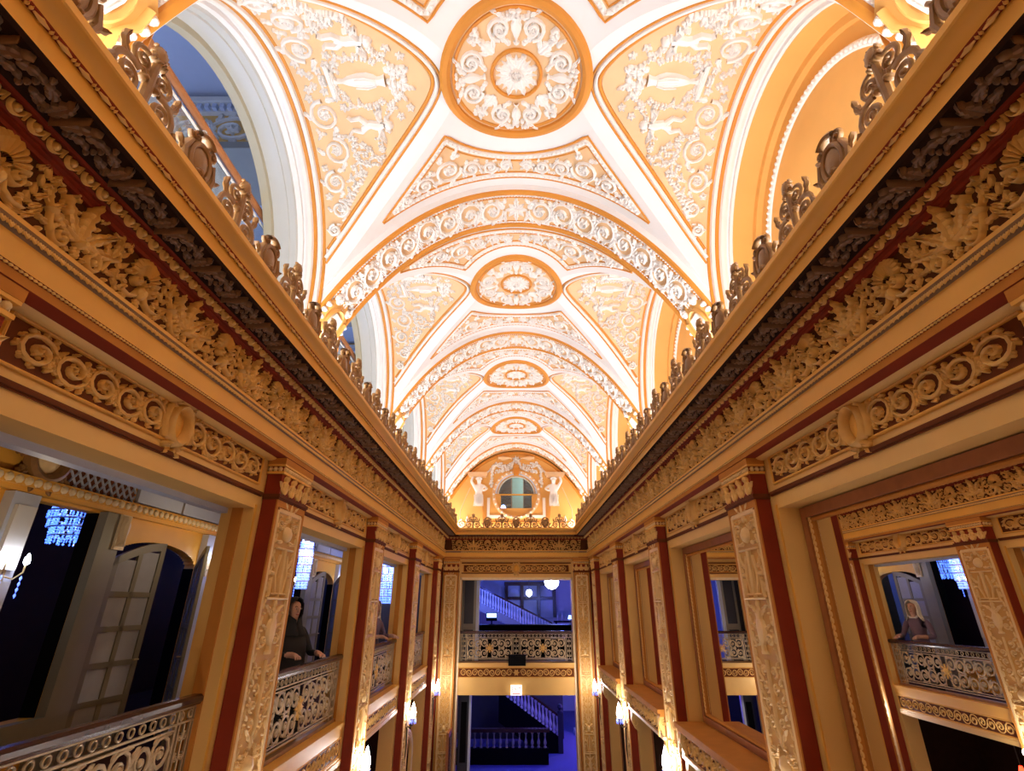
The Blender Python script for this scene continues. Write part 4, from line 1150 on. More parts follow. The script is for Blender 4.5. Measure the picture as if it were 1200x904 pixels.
# lower storey of the mirrored side: doors set in the recesses
for i, c in enumerate(BAYS):
    e = empty('door_%d' % (i + 1), (2.36, c, FLOOR), kind='structure', label='pair of panelled lower doors under a console shelf', category='door')
    mb = MB(); mb.box(0, 0.05, -OPEN, OPEN, 0, 2.74); mb.build('leaf', 'wall_cream', e)
    mb = MB()
    Mf = frame((0, 0, 0), (0, -1, 0), (0, 0, 1))
    for u0, u1 in ((-1.1, -0.06), (0.06, 1.1)):
        for v0, v1 in ((0.2, 0.9), (1.0, 2.6)):
            mb = MB(); bars(mb, u0, u1, v0, v1, 0.06, 0.03); mk('door_moulding', mb.mesh('door_moulding', 'frame_wood'), e, M=Mf)
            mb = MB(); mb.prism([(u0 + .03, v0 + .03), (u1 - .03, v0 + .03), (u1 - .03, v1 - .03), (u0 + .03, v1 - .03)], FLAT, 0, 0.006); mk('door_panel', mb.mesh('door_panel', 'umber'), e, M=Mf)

# ------------------------------------------------------------------ wall sconces on the pilasters
def make_sconce():
    e = empty('wall_sconce')
    mb = MB(); mb.lathe([(0.0, 0), (0.05, 0.0), (0.045, 0.015), (0.02, 0.02)], n=10)
    mb.v = [(z, x, y * 2.2) for x, y, z in mb.v]; mb.build('backplate', 'antique_bronze', e)
    mb = MB(); mb.tube([(0.01, 0, -0.05), (0.06, 0, -0.09), (0.11, 0, -0.05), (0.115, 0, 0.02)], [0.012, 0.013, 0.012, 0.015], 8); mb.tube([(0.02, 0, -0.08), (0.03, 0, -0.4), (0.01, 0, -0.62)], [0.016, 0.012, 0.006], 8); mb.build('arm', 'iron_dark', e)
    mb = MB(); mb.lathe([(0.012, 0), (0.045, 0.03), (0.06, 0.06), (0.055, 0.065), (0.02, 0.04)], (0.115, 0, 0.0), 12); mb.build('bowl', 'iron_gilt', e)
    for i in range(8):
        a = i * pi / 4; mb = MB(); mb.tube([(0.115 + 0.055 * cos(a), 0.055 * sin(a), 0.05), (0.115 + 0.058 * cos(a), 0.058 * sin(a), 0.02), (0.115 + 0.058 * cos(a), 0.058 * sin(a), -0.03)], [0.003, 0.009, 0.002], 5); mb.build('crystal_drop', 'crystal', e)
    mb = MB(); mb.lathe([(0.015, 0.05), (0.046, 0.09), (0.054, 0.14), (0.04, 0.20), (0.016, 0.27), (0.002, 0.31)], (0.115, 0, 0), 12); mb.build('bulb', 'lamp_white', e)
    return e
sc0 = make_sconce(); first = True
SCONCE_W = 12.0
for s in (-1, 1):
    for k in range(0, 5):
        o = sc0 if first else copy_tree(sc0); first = False
        o.location = (s * (PF - 0.0), YK(k), -1.95); o.rotation_euler.z = 0 if s < 0 else pi
        o['label'] = 'crystal wall sconce on the pilaster of the %s, %s' % (side_name(s), ORD[k]); o['category'] = 'sconce'; o['group'] = 'sconces along the hall'
        point('sconce_lamp', (s * (PF - 0.19), YK(k), -1.72), SCONCE_W, (1.0, 0.90, 0.82), 0.05)
# ================================================================== LUNETTE WALL AT THE FAR END
def ray_poly(c, a, poly):
    dx, dz = cos(a), sin(a); best = None
    for i in range(len(poly)):
        x1, z1 = poly[i][0] - c[0], poly[i][1] - c[1]; x2, z2 = poly[(i + 1) % len(poly)][0] - c[0], poly[(i + 1) % len(poly)][1] - c[1]
        ex, ez = x2 - x1, z2 - z1; den = dx * ez - dz * ex
        if abs(den) < 1e-12: continue
        t = (x1 * ez - z1 * ex) / den; u = (x1 * dz - z1 * dx) / den
        if t > 0 and -1e-6 <= u <= 1 + 1e-6 and (best is None or t > best): best = t
    return (c[0] + dx * best, c[1] + dz * best)
WZ, WRD, WHB, WZB = 2.97, 0.56, 0.45, 2.56
hole = arc_pts((0, WZ), WRD, 0, pi, 25) + [(-WRD, WZ - 0.02), (-WHB, WZ - 0.02), (-WHB, WZB), (WHB, WZB), (WHB, WZ - 0.02), (WRD, WZ - 0.02)]
outer = [(x, zm(x) + 0.01) for x in lin(2.15, -2.15, 41)] + [(-2.15, 1.86), (2.15, 1.86)]
angs = sorted(set([2 * pi * i / 96 for i in range(96)] + [atan2(z - 2.85, x) % (2 * pi) for x, z in hole[25:]] + [atan2(z - 2.85, x) % (2 * pi) for x, z in (outer[0], outer[40], outer[41], outer[42])]))
mb = MB()
rows = []
for a in angs:
    h_ = ray_poly((0, 2.85), a, hole); o_ = ray_poly((0, 2.85), a, outer)
    rows.append([(h_[0], YW + 0.22, h_[1]), (h_[0], YW, h_[1]), (o_[0], YW, o_[1])])
mb.grid(rows, cu=True)
we = S('wall_end', mb, 'tympanum_gold', label='golden lunette wall with a round window under the vault', category='wall')
ME = frame((0, YW, 0), (1, 0, 0), (0, 0, 1))
def E_(name, mb, m, parent=we, **t): return mk(name, mb.mesh(name, m), parent, M=ME, **t)
mb = MB(); stroke(mb, arc_pts((0, 2.95), 0.655, 0, 2 * pi, 49)[:-1], 0.10, 0.07, closed=True); E_('window_ring', mb, 'vault_peach')
for i in range(28):
    a = 2 * pi * i / 28; mb = MB(); dome(mb, (0.655 * cos(a), 2.95 + 0.655 * sin(a)), 0.034, 0.045, n=7, sy=1.0, base=0.05); E_('ring_boss', mb, 'relief_white')
mb = MB(); stroke(mb, arc_pts((0, WZ), WRD + 0.03, 0, pi, 30), 0.06, 0.03); E_('arch_moulding', mb, 'blue_white')
for d in (-1, 1):
    mb = MB()
    mb.prism([(d * 0.30, 2.28), (d * 0.84, 2.28), (d * 0.84, 2.85), (d * 0.76, 2.85), (d * 0.76, 2.36), (d * 0.30, 2.36)], FLAT, 0, 0.035); E_('corner_frame', mb, 'relief_white')
    mb = MB(); mb.prism([(d * 0.88, 3.44), (d * 1.36, 3.44), (d * 1.42, 3.52), (d * 1.42, 3.58), (d * 0.84, 3.58), (d * 0.84, 3.52)], FLAT, 0, 0.16); E_('impost_block', mb, 'vault_peach')
    mb = MB(); mb.prism([(d * 0.92, 1.95), (d * 1.24, 1.95), (d * 1.20, 2.60), (d * 0.98, 2.60)], FLAT, 0, 0.14); E_('pedestal', mb, 'tympanum_gold')
    mb = MB(); stroke(mb, [(d * 1.45, 2.0), (d * 1.62, 2.0), (d * 1.60, 2.5), (d * 1.45, 2.9), (d * 1.34, 3.15)], 0.03, 0.02); E_('panel_line', mb, 'vault_peach')
    for nm, P, r in (('garland', sag((0.03 * d, 3.93), (d * 0.62, 3.84), 0.10, 22), 0.055), ('garland', [(d * 0.62, 3.86), (d * 0.72, 3.7), (d * 0.70, 3.55), (d * 0.72, 3.35), (d * 0.74, 3.15)], 0.07), ('garland', sag((d * 0.12, 3.76), (d * 0.62, 3.62), 0.02, 16), 0.055)):
        mb = MB(); PP = []
        for i in range(len(P) - 1): PP += [(P[i][0] + (P[i + 1][0] - P[i][0]) * t / 5, P[i][1] + (P[i + 1][1] - P[i][1]) * t / 5) for t in range(5)]
        garland(mb, PP, r, 0.07); E_(nm, mb, 'relief_white')
    mb = MB()
    for i in range(9): leaf(mb, (d * (0.4 + 0.08 * i), 3.88 - 0.05 * i), 0.4 * i if d > 0 else pi - 0.4 * i, 0.13, 0.07, 0.06, lobes=2)
    scroll(mb, (d * 1.55, 2.12), 0.12, pi / 2, 1.5, -d, 0.05, 0.07); leaf(mb, (d * 1.4, 2.1), pi / 2, 0.25, 0.1, 0.06, lobes=3)
    E_('leaf_spray', mb, 'relief_white')
    mb = MB(); urn(mb, (d * 0.12, 4.02), 0.05 if d > 0 else pi - 0.05, 0.42, 0.15, 0.10); E_('cornucopia', mb, 'vault_peach')
mb = MB(); mb.prism([(-0.07, 3.5), (0.07, 3.5), (0.1, 3.72), (-0.1, 3.72)], FLAT, 0, 0.12); E_('keystone', mb, 'vault_orange')
mb = MB(); rosette(mb, (0, 3.98), 0.12, 0.12, n=7); E_('crown_rosette', mb, 'relief_white')
mb = MB(); stroke(mb, [(x, zm(x) - 0.03) for x in lin(-1.75, 1.75, 50)], 0.018, 0.02); E_('dark_line', mb, 'umber')
mb = MB(); stroke(mb, [(x, zm(x) - 0.10) for x in lin(-1.9, 1.9, 50)], 0.08, 0.05); E_('wall_arch', mb, 'vault_orange')
mb = MB(); stroke(mb, [(-2, 2.16), (2, 2.16)], 0.05, 0.05); E_('base_moulding', mb, 'vault_orange')

# window in the lunette
w1 = empty('window_1', (0, YW + 0.14, WZB), kind='structure', label='half-round window over a small rectangular light in the lunette', category='window')
MW = frame((0, 0, -WZB), (1, 0, 0), (0, 0, 1))
mb = MB(); stroke(mb, arc_pts((0, WZ), WRD - 0.025, 0, pi, 30), 0.05, 0.03, two=True); mk('window_frame', mb.mesh('window_frame', 'stone_white'), w1, M=MW)
mb = MB(); mb.box(-WRD, WRD, -0.03, 0.03, WZ - 0.02 - WZB, WZ + 0.02 - WZB); mb.build('transom', 'wall_gold', w1)
for x in (-0.14, 0.21):
    mb = MB(); mb.box(x - 0.012, x + 0.012, -0.02, 0.02, 0, 0.93 if x > 0 else 0.93); mb.build('mullion', 'grey_paint', w1)
mb = MB(); mb.prism(arc_pts((0, WZ + 0.02), WRD - 0.04, 0, pi, 24), FLAT, -0.004, 0.004); mk('pane', mb.mesh('pane', 'window_glass'), w1, M=MW)
mb = MB(); mb.box(-WHB, WHB, -0.004, 0.004, 0, WZ - 0.02 - WZB); mb.build('pane', 'window_glass', w1)

# ------------------------------------------------------------------ figures: skeleton grown to one skin
def skin_mesh(name, J, edges, m, sub=2):
    names = list(J); idx = {n: i for i, n in enumerate(names)}
    me = bpy.data.meshes.new(name); me.from_pydata([J[n][:3] for n in names], [(idx[a], idx[b]) for a, b in edges], []); me.update()
    o = bpy.data.objects.new(name, me); COL.objects.link(o)
    md = o.modifiers.new('skin', 'SKIN'); md.use_smooth_shade = True
    for i, n in enumerate(names):
        r = J[n][3]; sv = me.skin_vertices[0].data[i]; sv.radius = r if isinstance(r, tuple) else (r, r); sv.use_root = (n == 'pelvis')
    o.modifiers.new('sub', 'SUBSURF').levels = sub
    dg = bpy.context.evaluated_depsgraph_get()
    out = bpy.data.meshes.new_from_object(o.evaluated_get(dg)); out.name = name
    bpy.data.objects.remove(o)
    out.materials.clear()
    for q in (m if isinstance(m, list) else [m]): out.materials.append(MATS[q])
    out.polygons.foreach_set('use_smooth', [True] * len(out.polygons)); out.update()
    return out
# caryatids flanking the window, arms raised to the impost blocks, draped from the waist down
for d in (-1, 1):
    J = {'pelvis': (0, 0, 0, 0.10), 'belly': (0, 0, 0.12, 0.085), 'chest': (0, -0.01, 0.26, 0.10), 'neck': (0, 0, 0.38, 0.04), 'chin': (0, -0.02, 0.44, 0.05), 'head': (0, -0.01, 0.50, 0.066), 'crown': (0, 0, 0.56, 0.05),
         'skirt': (0, 0, -0.16, 0.115), 'hem': (0, 0, -0.32, 0.10),
         'sl': (-0.12, 0, 0.32, 0.045), 'el': (-0.19, -0.03, 0.46, 0.035), 'hl': (-0.15, -0.02, 0.62, 0.028), 'sr': (0.12, 0, 0.32, 0.045), 'er': (0.20, -0.05, 0.22, 0.035), 'hr': (0.10, -0.10, 0.14, 0.03)}
    Ed = [('pelvis', 'belly'), ('belly', 'chest'), ('chest', 'neck'), ('neck', 'chin'), ('chin', 'head'), ('head', 'crown'), ('pelvis', 'skirt'), ('skirt', 'hem'), ('chest', 'sl'), ('sl', 'el'), ('el', 'hl'), ('chest', 'sr'), ('sr', 'er'), ('er', 'hr')]
    me = skin_mesh('caryatid', J, Ed, 'relief_white')
    o = mk('caryatid', me, we, M=Matrix.Translation((d * 1.08, YW - 0.12, 2.88)) @ Matrix.Diagonal((-d * 1.2, 1.1, 0.92, 1)))
    mb = MB()
    for i in range(9): stroke(mb, [(-0.1 + 0.025 * i, 0.02), (-0.1 + 0.025 * i + 0.01, -0.15), (-0.11 + 0.0275 * i, -0.33)], 0.018, 0.03)
    mk('drapery', mb.mesh('drapery', 'relief_white'), o, M=frame((0, -0.095, 0), (1, 0, 0), (0, 0, 1)))
    mb = MB()
    for i in range(10): dome(mb, (0.06 * cos(i * pi / 9), 0.53 + 0.05 * sin(i * pi / 9)), 0.025, 0.03, n=6)
    mk('hair', mb.mesh('hair', 'relief_white'), o, M=frame((0, -0.04, 0), (1, 0, 0), (0, 0, 1)))

# ================================================================== THINGS ON THE END WALL
e = empty('exit_sign', (0.0, YW - 0.07, -2.07), label='small lit white exit sign with red letters over the doorway', category='sign')
mb = MB(); mb.box(-0.14, 0.14, -0.03, 0.05, 0, 0.22); mb.build('sign_box', 'sign_white', e)
tx = bpy.data.curves.new('lettering', 'FONT'); tx.body = 'EXIT'; tx.size = 0.12; tx.align_x = 'CENTER'; tx.align_y = 'CENTER'; tx.extrude = 0.002; tx.materials.append(MATS['sign_red'])
tmp = bpy.data.objects.new('lettering', tx); COL.objects.link(tmp); tme = bpy.data.meshes.new_from_object(tmp.evaluated_get(bpy.context.evaluated_depsgraph_get())); bpy.data.objects.remove(tmp)
mk('lettering', tme, e, M=frame((0, -0.033, 0.125), (1, 0, 0), (0, 0, 1)))
mb = MB(); mb.box(-0.10, 0.10, -0.034, -0.03, 0.03, 0.05); mb.build('red_strip', 'sign_red', e)
mb = MB(); mb.box(-0.02, 0.02, 0.02, 0.068, 0.08, 0.14); mb.build('bracket', 'iron_dark', e)
e = empty('loudspeaker', (0.02, YW - 0.10, -1.41), label='black box loudspeaker fixed in front of the end balcony railing', category='speaker')
mb = MB(); mb.box(-0.22, 0.22, -0.13, 0.04, 0.0, 0.24); mb.build('cabinet', 'black', e)
mb = MB(); mb.box(-0.21, 0.21, -0.14, -0.13, 0.01, 0.23); mb.build('grille', 'black_gloss', e)
mb = MB(); mb.box(-0.2, -0.16, 0.04, 0.14, 0.08, 0.1); mb.box(0.16, 0.2, 0.04, 0.14, 0.08, 0.1); mb.build('bracket', 'iron_dark', e)
e = empty('door_12', (-1.34, YW + 0.55, FLOOR), kind='structure', label='dark glazed door edge inside the lower end doorway', category='door')
mb = MB(); mb.box(-0.14, 0.12, -0.03, 0.03, 0, 2.35); mb.build('leaf', 'foyer_dark', e)
mb = MB(); mb.box(0.12, 0.18, -0.05, 0.05, 0, 2.35); mb.build('door_post', 'blue_white', e)
mb = MB(); mb.box(-0.08, 0.07, -0.04, -0.03, 0.9, 2.2); mb.build('pane', 'black_gloss', e)
# dark wooden door folded back against the corner beside the doorway
e = empty('door_6', (-1.60, YW - 0.25, FLOOR), kind='structure', label='dark wooden door standing open beside the end doorway', category='door')
mb = MB(); mb.box(-0.03, 0.03, -0.42, 0.2, 0, 1.75); mb.build('leaf', 'frame_wood', e)
mb = MB(); mb.box(0.03, 0.05, -0.36, 0.14, 0.9, 1.65); mb.box(0.03, 0.05, -0.36, 0.14, 0.1, 0.8); mb.build('door_panel', 'dark_wood', e)
mb = MB(); mb.tube([(0.05, -0.36, 0.95), (0.09, -0.36, 0.95), (0.09, -0.28, 0.95)], 0.012, 6); mb.build('handle', 'iron_gilt', e)

# ================================================================== FOYER BEYOND THE END WALL
mb = MB(); mb.box(-6, 6, YW + 0.3, 28, FLOOR - 0.1, FLOOR); S('foyer_floor', mb, 'carpet_blue', label='blue lit carpet of the foyer beyond the doorway', category='floor')
mb = MB(); mb.box(-6, 6, 27.6, 27.9, FLOOR, 1.3); S('wall_foyer_back', mb, 'foyer_plaster', label='blue lit far wall of the foyer', category='wall')
for s, nm in ((-1, 'wall_foyer_left'), (1, 'wall_foyer_right')):
    mb = MB(); sbox(mb, s, 5.7, 6.0, YW + 0.3, 27.6, FLOOR, 1.3); S(nm, mb, 'foyer_plaster', label='blue lit side wall of the foyer, %s' % ('corridor side' if s < 0 else 'mirror side'), category='wall')
mb = MB(); mb.box(-6, 6, YW + 0.3, 28, 1.3, 1.45); S('foyer_ceiling', mb, 'foyer_plaster', label='blue lit ceiling of the foyer', category='ceiling')
mb = MB()
rows = [[(6.0 * cos(a), y, 0.55 + 0.62 * sin(a)) for y in (21.5, 23.5)] for a in lin(0, pi, 25)]
rows2 = [[(6.0 * cos(a), 21.5, 0.55 + 0.62 * sin(a)), (6.0 * cos(a), 21.5, 1.32)] for a in lin(0, pi, 25)]
mb.grid(rows); mb.grid(rows2); S('arch_beam', mb, 'foyer_plaster', label='shallow blue arch across the foyer ceiling', category='arch')
mb = MB(); mb.box(-5.7, 5.7, YW + 0.3, 18.2, BALC - 0.25, BALC); S('foyer_landing', mb, 'foyer_dark', label='upper landing behind the end balcony', category='floor')
mb = MB(); mb.box(-5.7, -1.52, YW + 0.62, YW + 0.75, BALC, 1.3); mb.box(1.9, 5.7, YW + 1.9, YW + 2.1, BALC, 1.3); S('wall_landing', mb, 'foyer_dark', label='dark partition at the side of the upper landing', category='wall')
e = empty('door_7', (-1.30, YW + 0.70, BALC), kind='structure', label='grey panelled door beside the upper landing', category='door')
mb = MB(); mb.box(-0.22, 0.18, -0.03, 0.03, 0, 2.6); mb.build('leaf', 'grey_paint', e)
for z0, z1 in ((0.2, 1.0), (1.15, 2.4)):
    mb = MB(); mb.box(-0.15, 0.11, -0.045, -0.03, z0, z1); mb.build('door_panel', 'foyer_dark', e)
mb = MB(); mb.box(0.18, 0.27, -0.05, 0.05, 0, 2.6); mb.build('door_post', 'blue_white', e)
e = empty('reception_counter', (0.15, 17.5, BALC), label='long black counter on the upper landing', category='counter')
mb = MB(); mb.box(-1.45, 1.75, 0, 0.5, 0, 1.02); mb.build('body', 'black', e)
mb = MB(); mb.box(-1.5, 1.8, -0.06, 0.56, 1.02, 1.06); mb.build('top', 'black_gloss', e)
e = empty('computer_monitor', (-0.78, 17.7, BALC + 1.06), label='glowing blue monitor on the black counter', category='monitor')
mb = MB(); mb.box(-0.17, 0.17, -0.02, 0.02, 0.10, 0.34); mb.build('casing', 'black', e)
mb = MB(); mb.box(-0.15, 0.15, -0.026, -0.02, 0.2, 0.32); mb.build('screen', 'screen_blue', e)
mb = MB(); mb.box(-0.02, 0.02, -0.01, 0.02, 0.0, 0.12); mb.box(-0.09, 0.09, -0.06, 0.06, 0.0, 0.012); mb.build('stand', 'black', e)
e = empty('desk_lamp', (1.72, 17.75, BALC + 1.06), label='small glowing lamp at the end of the black counter', category='lamp')
mb = MB(); mb.lathe([(0, 0), (0.06, 0), (0.05, 0.02), (0.012, 0.03), (0.012, 0.17)], n=12); mb.build('base', 'iron_dark', e)
mb = MB(); mb.lathe([(0.05, 0.26), (0.08, 0.15)], n=14); mb.build('lamp_shade', 'screen_blue', e)
e = empty('pendant_globe', (1.30, 20.0, 1.42), label='white globe pendant lamp hanging in the blue foyer', category='lamp')
mb = MB(); mb.tube([(0, 0, 0), (0, 0, -0.42)], 0.012, 6); mb.build('rod', 'iron_dark', e)
mb = MB(); mb.lathe([(0.005, -0.90), (0.14, -0.86), (0.24, -0.76), (0.27, -0.64), (0.25, -0.53), (0.10, -0.43), (0.005, -0.42)], n=18); mb.build('globe', 'lamp_soft', e)
point('violet_lamp', (3.2, 21.6, -2.4), 120, (0.40, 0.22, 1.0), 0.05)
point('globe_lamp', (1.30, 20.0, 0.25), 25, (0.5, 0.6, 1.0), 0.1)
def make_baluster(h, r, m):
    mb = MB(); mb.lathe([(r * .9, 0), (r * .9, h * .08), (r * .5, h * .12), (r, h * .3), (r * .8, h * .42), (r * .4, h * .6), (r * .55, h * .85), (r * .9, h * .92), (r * .9, h)], n=8)
    return mb.mesh('baluster', m)
def staircase(name, x0, z0, x1, z1, y, hb, n, mside, mbal, label, thick=0.5, width=1.5, mrail='dark_wood'):
    e = empty(name, (0, y, FLOOR), label=label, category='staircase')
    k = (z1 - z0) / (x1 - x0)
    mb = MB(); mb.prism([(x0, z0 - FLOOR - thick), (x1, z1 - FLOOR - thick), (x1, z1 - FLOOR), (x0, z0 - FLOOR)], lambda u, v, h: (u, h, v), 0, 0.10); mb.build('stringer', mside, e)
    ns = max(3, int(abs(z1 - z0) / 0.17))
    for i in range(ns):
        mb = MB(); xa = x0 + (x1 - x0) * i / ns; xb = x0 + (x1 - x0) * (i + 1) / ns; zt = z0 + (z1 - z0) * (i + 1) / ns - FLOOR
        mb.box(xa, xb + 0.02, 0.10, width, zt - 0.2, zt - 0.03); mb.build('step', 'foyer_dark', e)
    me = make_baluster(hb, 0.058, mbal)
    for i in range(n):
        x = x0 + (x1 - x0) * (i + 0.5) / n; mk('baluster', me, e, (x, 0.05, z0 + k * (x - x0) - FLOOR))
    mb = MB(); mb.prism([(x0, z0 + hb - FLOOR), (x1, z1 + hb - FLOOR), (x1, z1 + hb + 0.08 - FLOOR), (x0, z0 + hb + 0.08 - FLOOR)], lambda u, v, h: (u, h, v), 0, 0.11); mb.build('handrail', mrail, e)
    return e
staircase('foyer_staircase', -2.6, 0.55, 1.6, -1.38, 25.0, 0.60, 34, 'grey_paint', 'stone_white', 'upper foyer staircase with pale balusters sloping behind the counter', 0.35, 1.4)
st2 = staircase('foyer_staircase', -0.6, -2.72, 1.45, -4.05, 20.2, 0.56, 17, 'black', 'stone_white', 'lower foyer staircase with bright white balusters and black stringer', 0.9, 1.6)
mb = MB(); mb.box(1.40, 1.56, -0.02, 0.14, 0.0, 1.15); mb.lathe([(0.10, 1.15), (0.10, 1.2), (0.03, 1.22), (0.09, 1.30), (0.07, 1.38), (0.005, 1.41)], (1.48, 0.06, 0), 12); mb.build('newel_post', 'foyer_dark', st2)
e = empty('stair_balustrade', (0, 18.9, FLOOR), label='low dark balustrade with pale balusters standing on the blue carpet', category='balustrade')
mb = MB(); mb.box(-2.2, 1.0, 0, 0.2, 0.0, 0.42); mb.build('base', 'black', e)
me = make_baluster(0.42, 0.05, 'grey_paint')
for i in range(16): mk('baluster', me, e, (-2.1 + i * 0.2, 0.1, 0.42))
mb = MB(); mb.box(-2.2, 1.05, -0.02, 0.22, 0.84, 0.93); mb.build('handrail', 'dark_wood', e)
for i, (x, y) in enumerate(((2.55, 23.0), (3.4, 25.2))):
    e = empty('foyer_column', (x, y, FLOOR), label='pale round column rising from the foyer floor, %s' % ('in front' if i == 0 else 'set further back'), category='column')
    mb = MB(); mb.lathe([(0.28, 0.15), (0.25, 0.3), (0.24, 3.0), (0.21, 5.7)], n=20); mb.build('shaft', 'stone_white', e)
    mb = MB(); mb.box(-0.33, 0.33, -0.33, 0.33, 0, 0.15); mb.build('base', 'stone_white', e)
e = empty('window_2', (0.7, 27.55, -0.55), kind='structure', label='dark framed triple window in the foyer far wall', category='window')
for x in (-1.2, -0.42, 0.42, 1.2):
    mb = MB(); mb.box(x - 0.08, x + 0.08, -0.08, 0.04, 0, 1.45); mb.build('mullion', 'dark_wood', e)
mb = MB(); mb.box(-1.3, 1.3, -0.08, 0.04, 1.45, 1.62); mb.build('head', 'dark_wood', e)
for x in (-0.81, 0, 0.81):
    mb = MB(); mb.box(x - 0.31, x + 0.31, -0.01, 0.01, 0, 0.78); mb.build('pane', 'blue_white', e)
    mb = MB(); mb.prism([(x + 0.30 * cos(a), 0.95 + 0.36 * sin(a)) for a in lin(0, pi, 12)], lambda u, v, h: (u, h, v), -0.01, 0.01); mb.build('pane', 'blue_white', e)
    mb = MB(); mb.box(x - 0.34, x + 0.34, -0.06, 0.04, 0.80, 0.93); mb.build('transom', 'dark_wood', e)
e = empty('pendant_globe', (0.62, 26.6, 1.3), label='small bright pendant lamp in front of the foyer window', category='lamp')
mb = MB(); mb.tube([(0, 0, 0), (0, 0, -0.6)], 0.01, 6); mb.build('rod', 'iron_dark', e)
mb = MB(); mb.lathe([(0.005, -0.95), (0.13, -0.85), (0.16, -0.74), (0.1, -0.62), (0.005, -0.6)], n=14); mb.build('globe', 'lamp_soft', e)
e = empty('bar_table', (2.7, 26.7, -1.55), label='dark bar table holding bottles in the foyer', category='table')
mb = MB(); mb.box(-0.9, 0.9, -0.3, 0.3, 0.8, 0.86); mb.build('table_top', 'black_gloss', e)
for x, y in ((-0.8, -0.2), (0.8, -0.2), (-0.8, 0.2), (0.8, 0.2)):
    mb = MB(); mb.box(x - 0.03, x + 0.03, y - 0.03, y + 0.03, 0, 0.8); mb.build('leg', 'black', e)
mb = MB(); mb.box(0.8, 5.7, 25.0, 27.6, -1.75, -1.55); S('foyer_mezzanine', mb, 'foyer_dark', label='mezzanine floor under the bar table', category='floor')
mb = MB(); mb.lathe([(0, 0), (0.045, 0), (0.045, 0.2), (0.015, 0.27), (0.015, 0.36), (0.0, 0.36)], n=10); me = mb.mesh('bottle', 'blue_white')
for i, x in enumerate((-0.72, -0.5, -0.15, 0.05, 0.3)):
    mk('bottle', me, None, (2.7 + x, 26.7 + 0.1 * sin(i * 3), -0.69), label='pale bottle standing on the dark bar table', category='bottle', group='bottles on the bar table')
mb = MB(); mb.box(-5.7, 1.75, 22.2, 22.4, FLOOR, -1.9); S('wall_foyer_dark_sheet', mb, 'foyer_dark', label='added dark sheet darkening the foyer behind the lower staircase', category='wall')  # added to paint in the gloom of the lower foyer
# room seen through the lunette window
mb = MB(); mb.box(-2.4, 2.4, 18.0, 18.1, 1.5, 5.0); S('wall_upper_room', mb, 'foyer_dark', label='dark wall of the room behind the lunette window', category='wall')
e = empty('upper_room_column', (0.04, 16.2, 1.5), label='pale green square column behind the lunette window', category='column')
mb = MB(); mb.box(-0.17, 0.19, 0, 0.3, 0, 3.5); mb.build('shaft', 'pale_green', e)
mb = MB(); mb.box(-0.21, 0.23, -0.04, 0.34, 0, 0.3); mb.build('base', 'blue_white', e)
e = empty('upper_room_lamp', (-0.42, 16.6, 1.46), label='blue lamp glowing behind the lunette window', category='lamp')
mb = MB(); mb.tube([(0, 0, 0), (0, 0, 1.3)], 0.02, 6); mb.build('stand', 'iron_dark', e)
mb = MB(); mb.lathe([(0.005, 1.3), (0.08, 1.33), (0.09, 1.42), (0.05, 1.5), (0.005, 1.52)], n=10); mb.build('globe', 'lamp_blue', e)
mb = MB(); mb.box(-2.4, 2.4, YW + 0.3, 18.0, 1.45, 1.46); S('upper_room_floor', mb, 'foyer_dark', label='floor of the room behind the lunette window', category='floor')
point('upper_room_light', (0.9, 15.5, 3.6), 30, (0.6, 0.95, 1.0), 0.1)
# ================================================================== CORRIDOR BEHIND THE LEFT OPENINGS
XC = -4.85
mb = MB(); mb.box(-7.8, -2.39, YE - 0.3, 17.0, BALC - 0.2, BALC); S('corridor_floor', mb, 'carpet_red', label='corridor floor behind the side balconies', category='floor')
mb = MB(); mb.box(-7.8, -2.39, YE - 0.3, 17.0, 1.85, 2.0); S('corridor_ceiling', mb, 'foyer_dark', label='dark ceiling of the side corridor', category='ceiling')
mb = MB(); mb.box(-7.8, -2.39, 17.0, 17.2, BALC, 1.85); S('wall_corridor_end', mb, 'foyer_dark', label='dark far end wall of the side corridor', category='wall')
mb = MB(); mb.box(-7.8, -7.6, YE, 17.0, BALC, 1.85); S('wall_side_room', mb, 'corridor_red', label='dark red wall of the room beyond the corridor', category='wall')
mods = (-6.32, 0.0, 6.32)
gold = MB(); 
prev = YE - 0.3
for m in mods:
    a, b = 5.12 + m, 6.02 + m          # dark glazed opening
    c, d = 6.36 + m, 8.10 + m          # double doorway
    gold.box(XC - 0.15, XC, prev, a, BALC, 1.85)
    gold.box(XC - 0.15, XC, a, b, BALC, -1.04); gold.box(XC - 0.15, XC, a, b, 0.98, 1.85)
    gold.box(XC - 0.15, XC, b, c, BALC, 1.85)
    # arched head over the doorway
    n = 40
    for i in range(n):
        y0 = c + (d - c) * i / n; y1 = c + (d - c) * (i + 1) / n; t = ((y0 + y1) / 2 - c) / (d - c) * 2 - 1
        gold.box(XC - 0.15, XC, y0, y1, 0.50 + 0.27 * sqrt(max(0, 1 - t * t)), 1.85)
    prev = d
gold.box(XC - 0.15, XC, prev, 17.0, BALC, 1.85)
blk = MB()  # added black sheets make the gold reveals read as dark opening
for m in mods: blk.box(XC - 0.151, XC - 0.001, 6.005 + m, 6.018 + m, -1.04, 0.98), blk.box(XC - 0.151, XC - 0.001, 8.082 + m, 8.098 + m, BALC, 0.5)
wc = S('wall_corridor', gold, 'wall_gold', label='golden corridor wall with doorways behind the side balconies', category='wall')
S('reveal_blackout', blk, 'black', wc)
mb = MB(); mb.box(XC - 0.001, XC + 0.08, YE, 17.0, 1.01, 1.06); mb.box(XC - 0.001, XC + 0.12, YE, 17.0, 1.06, 1.16); S('corridor_cornice', mb, 'wall_gold', wc)
mb = MB(); y = 3.0
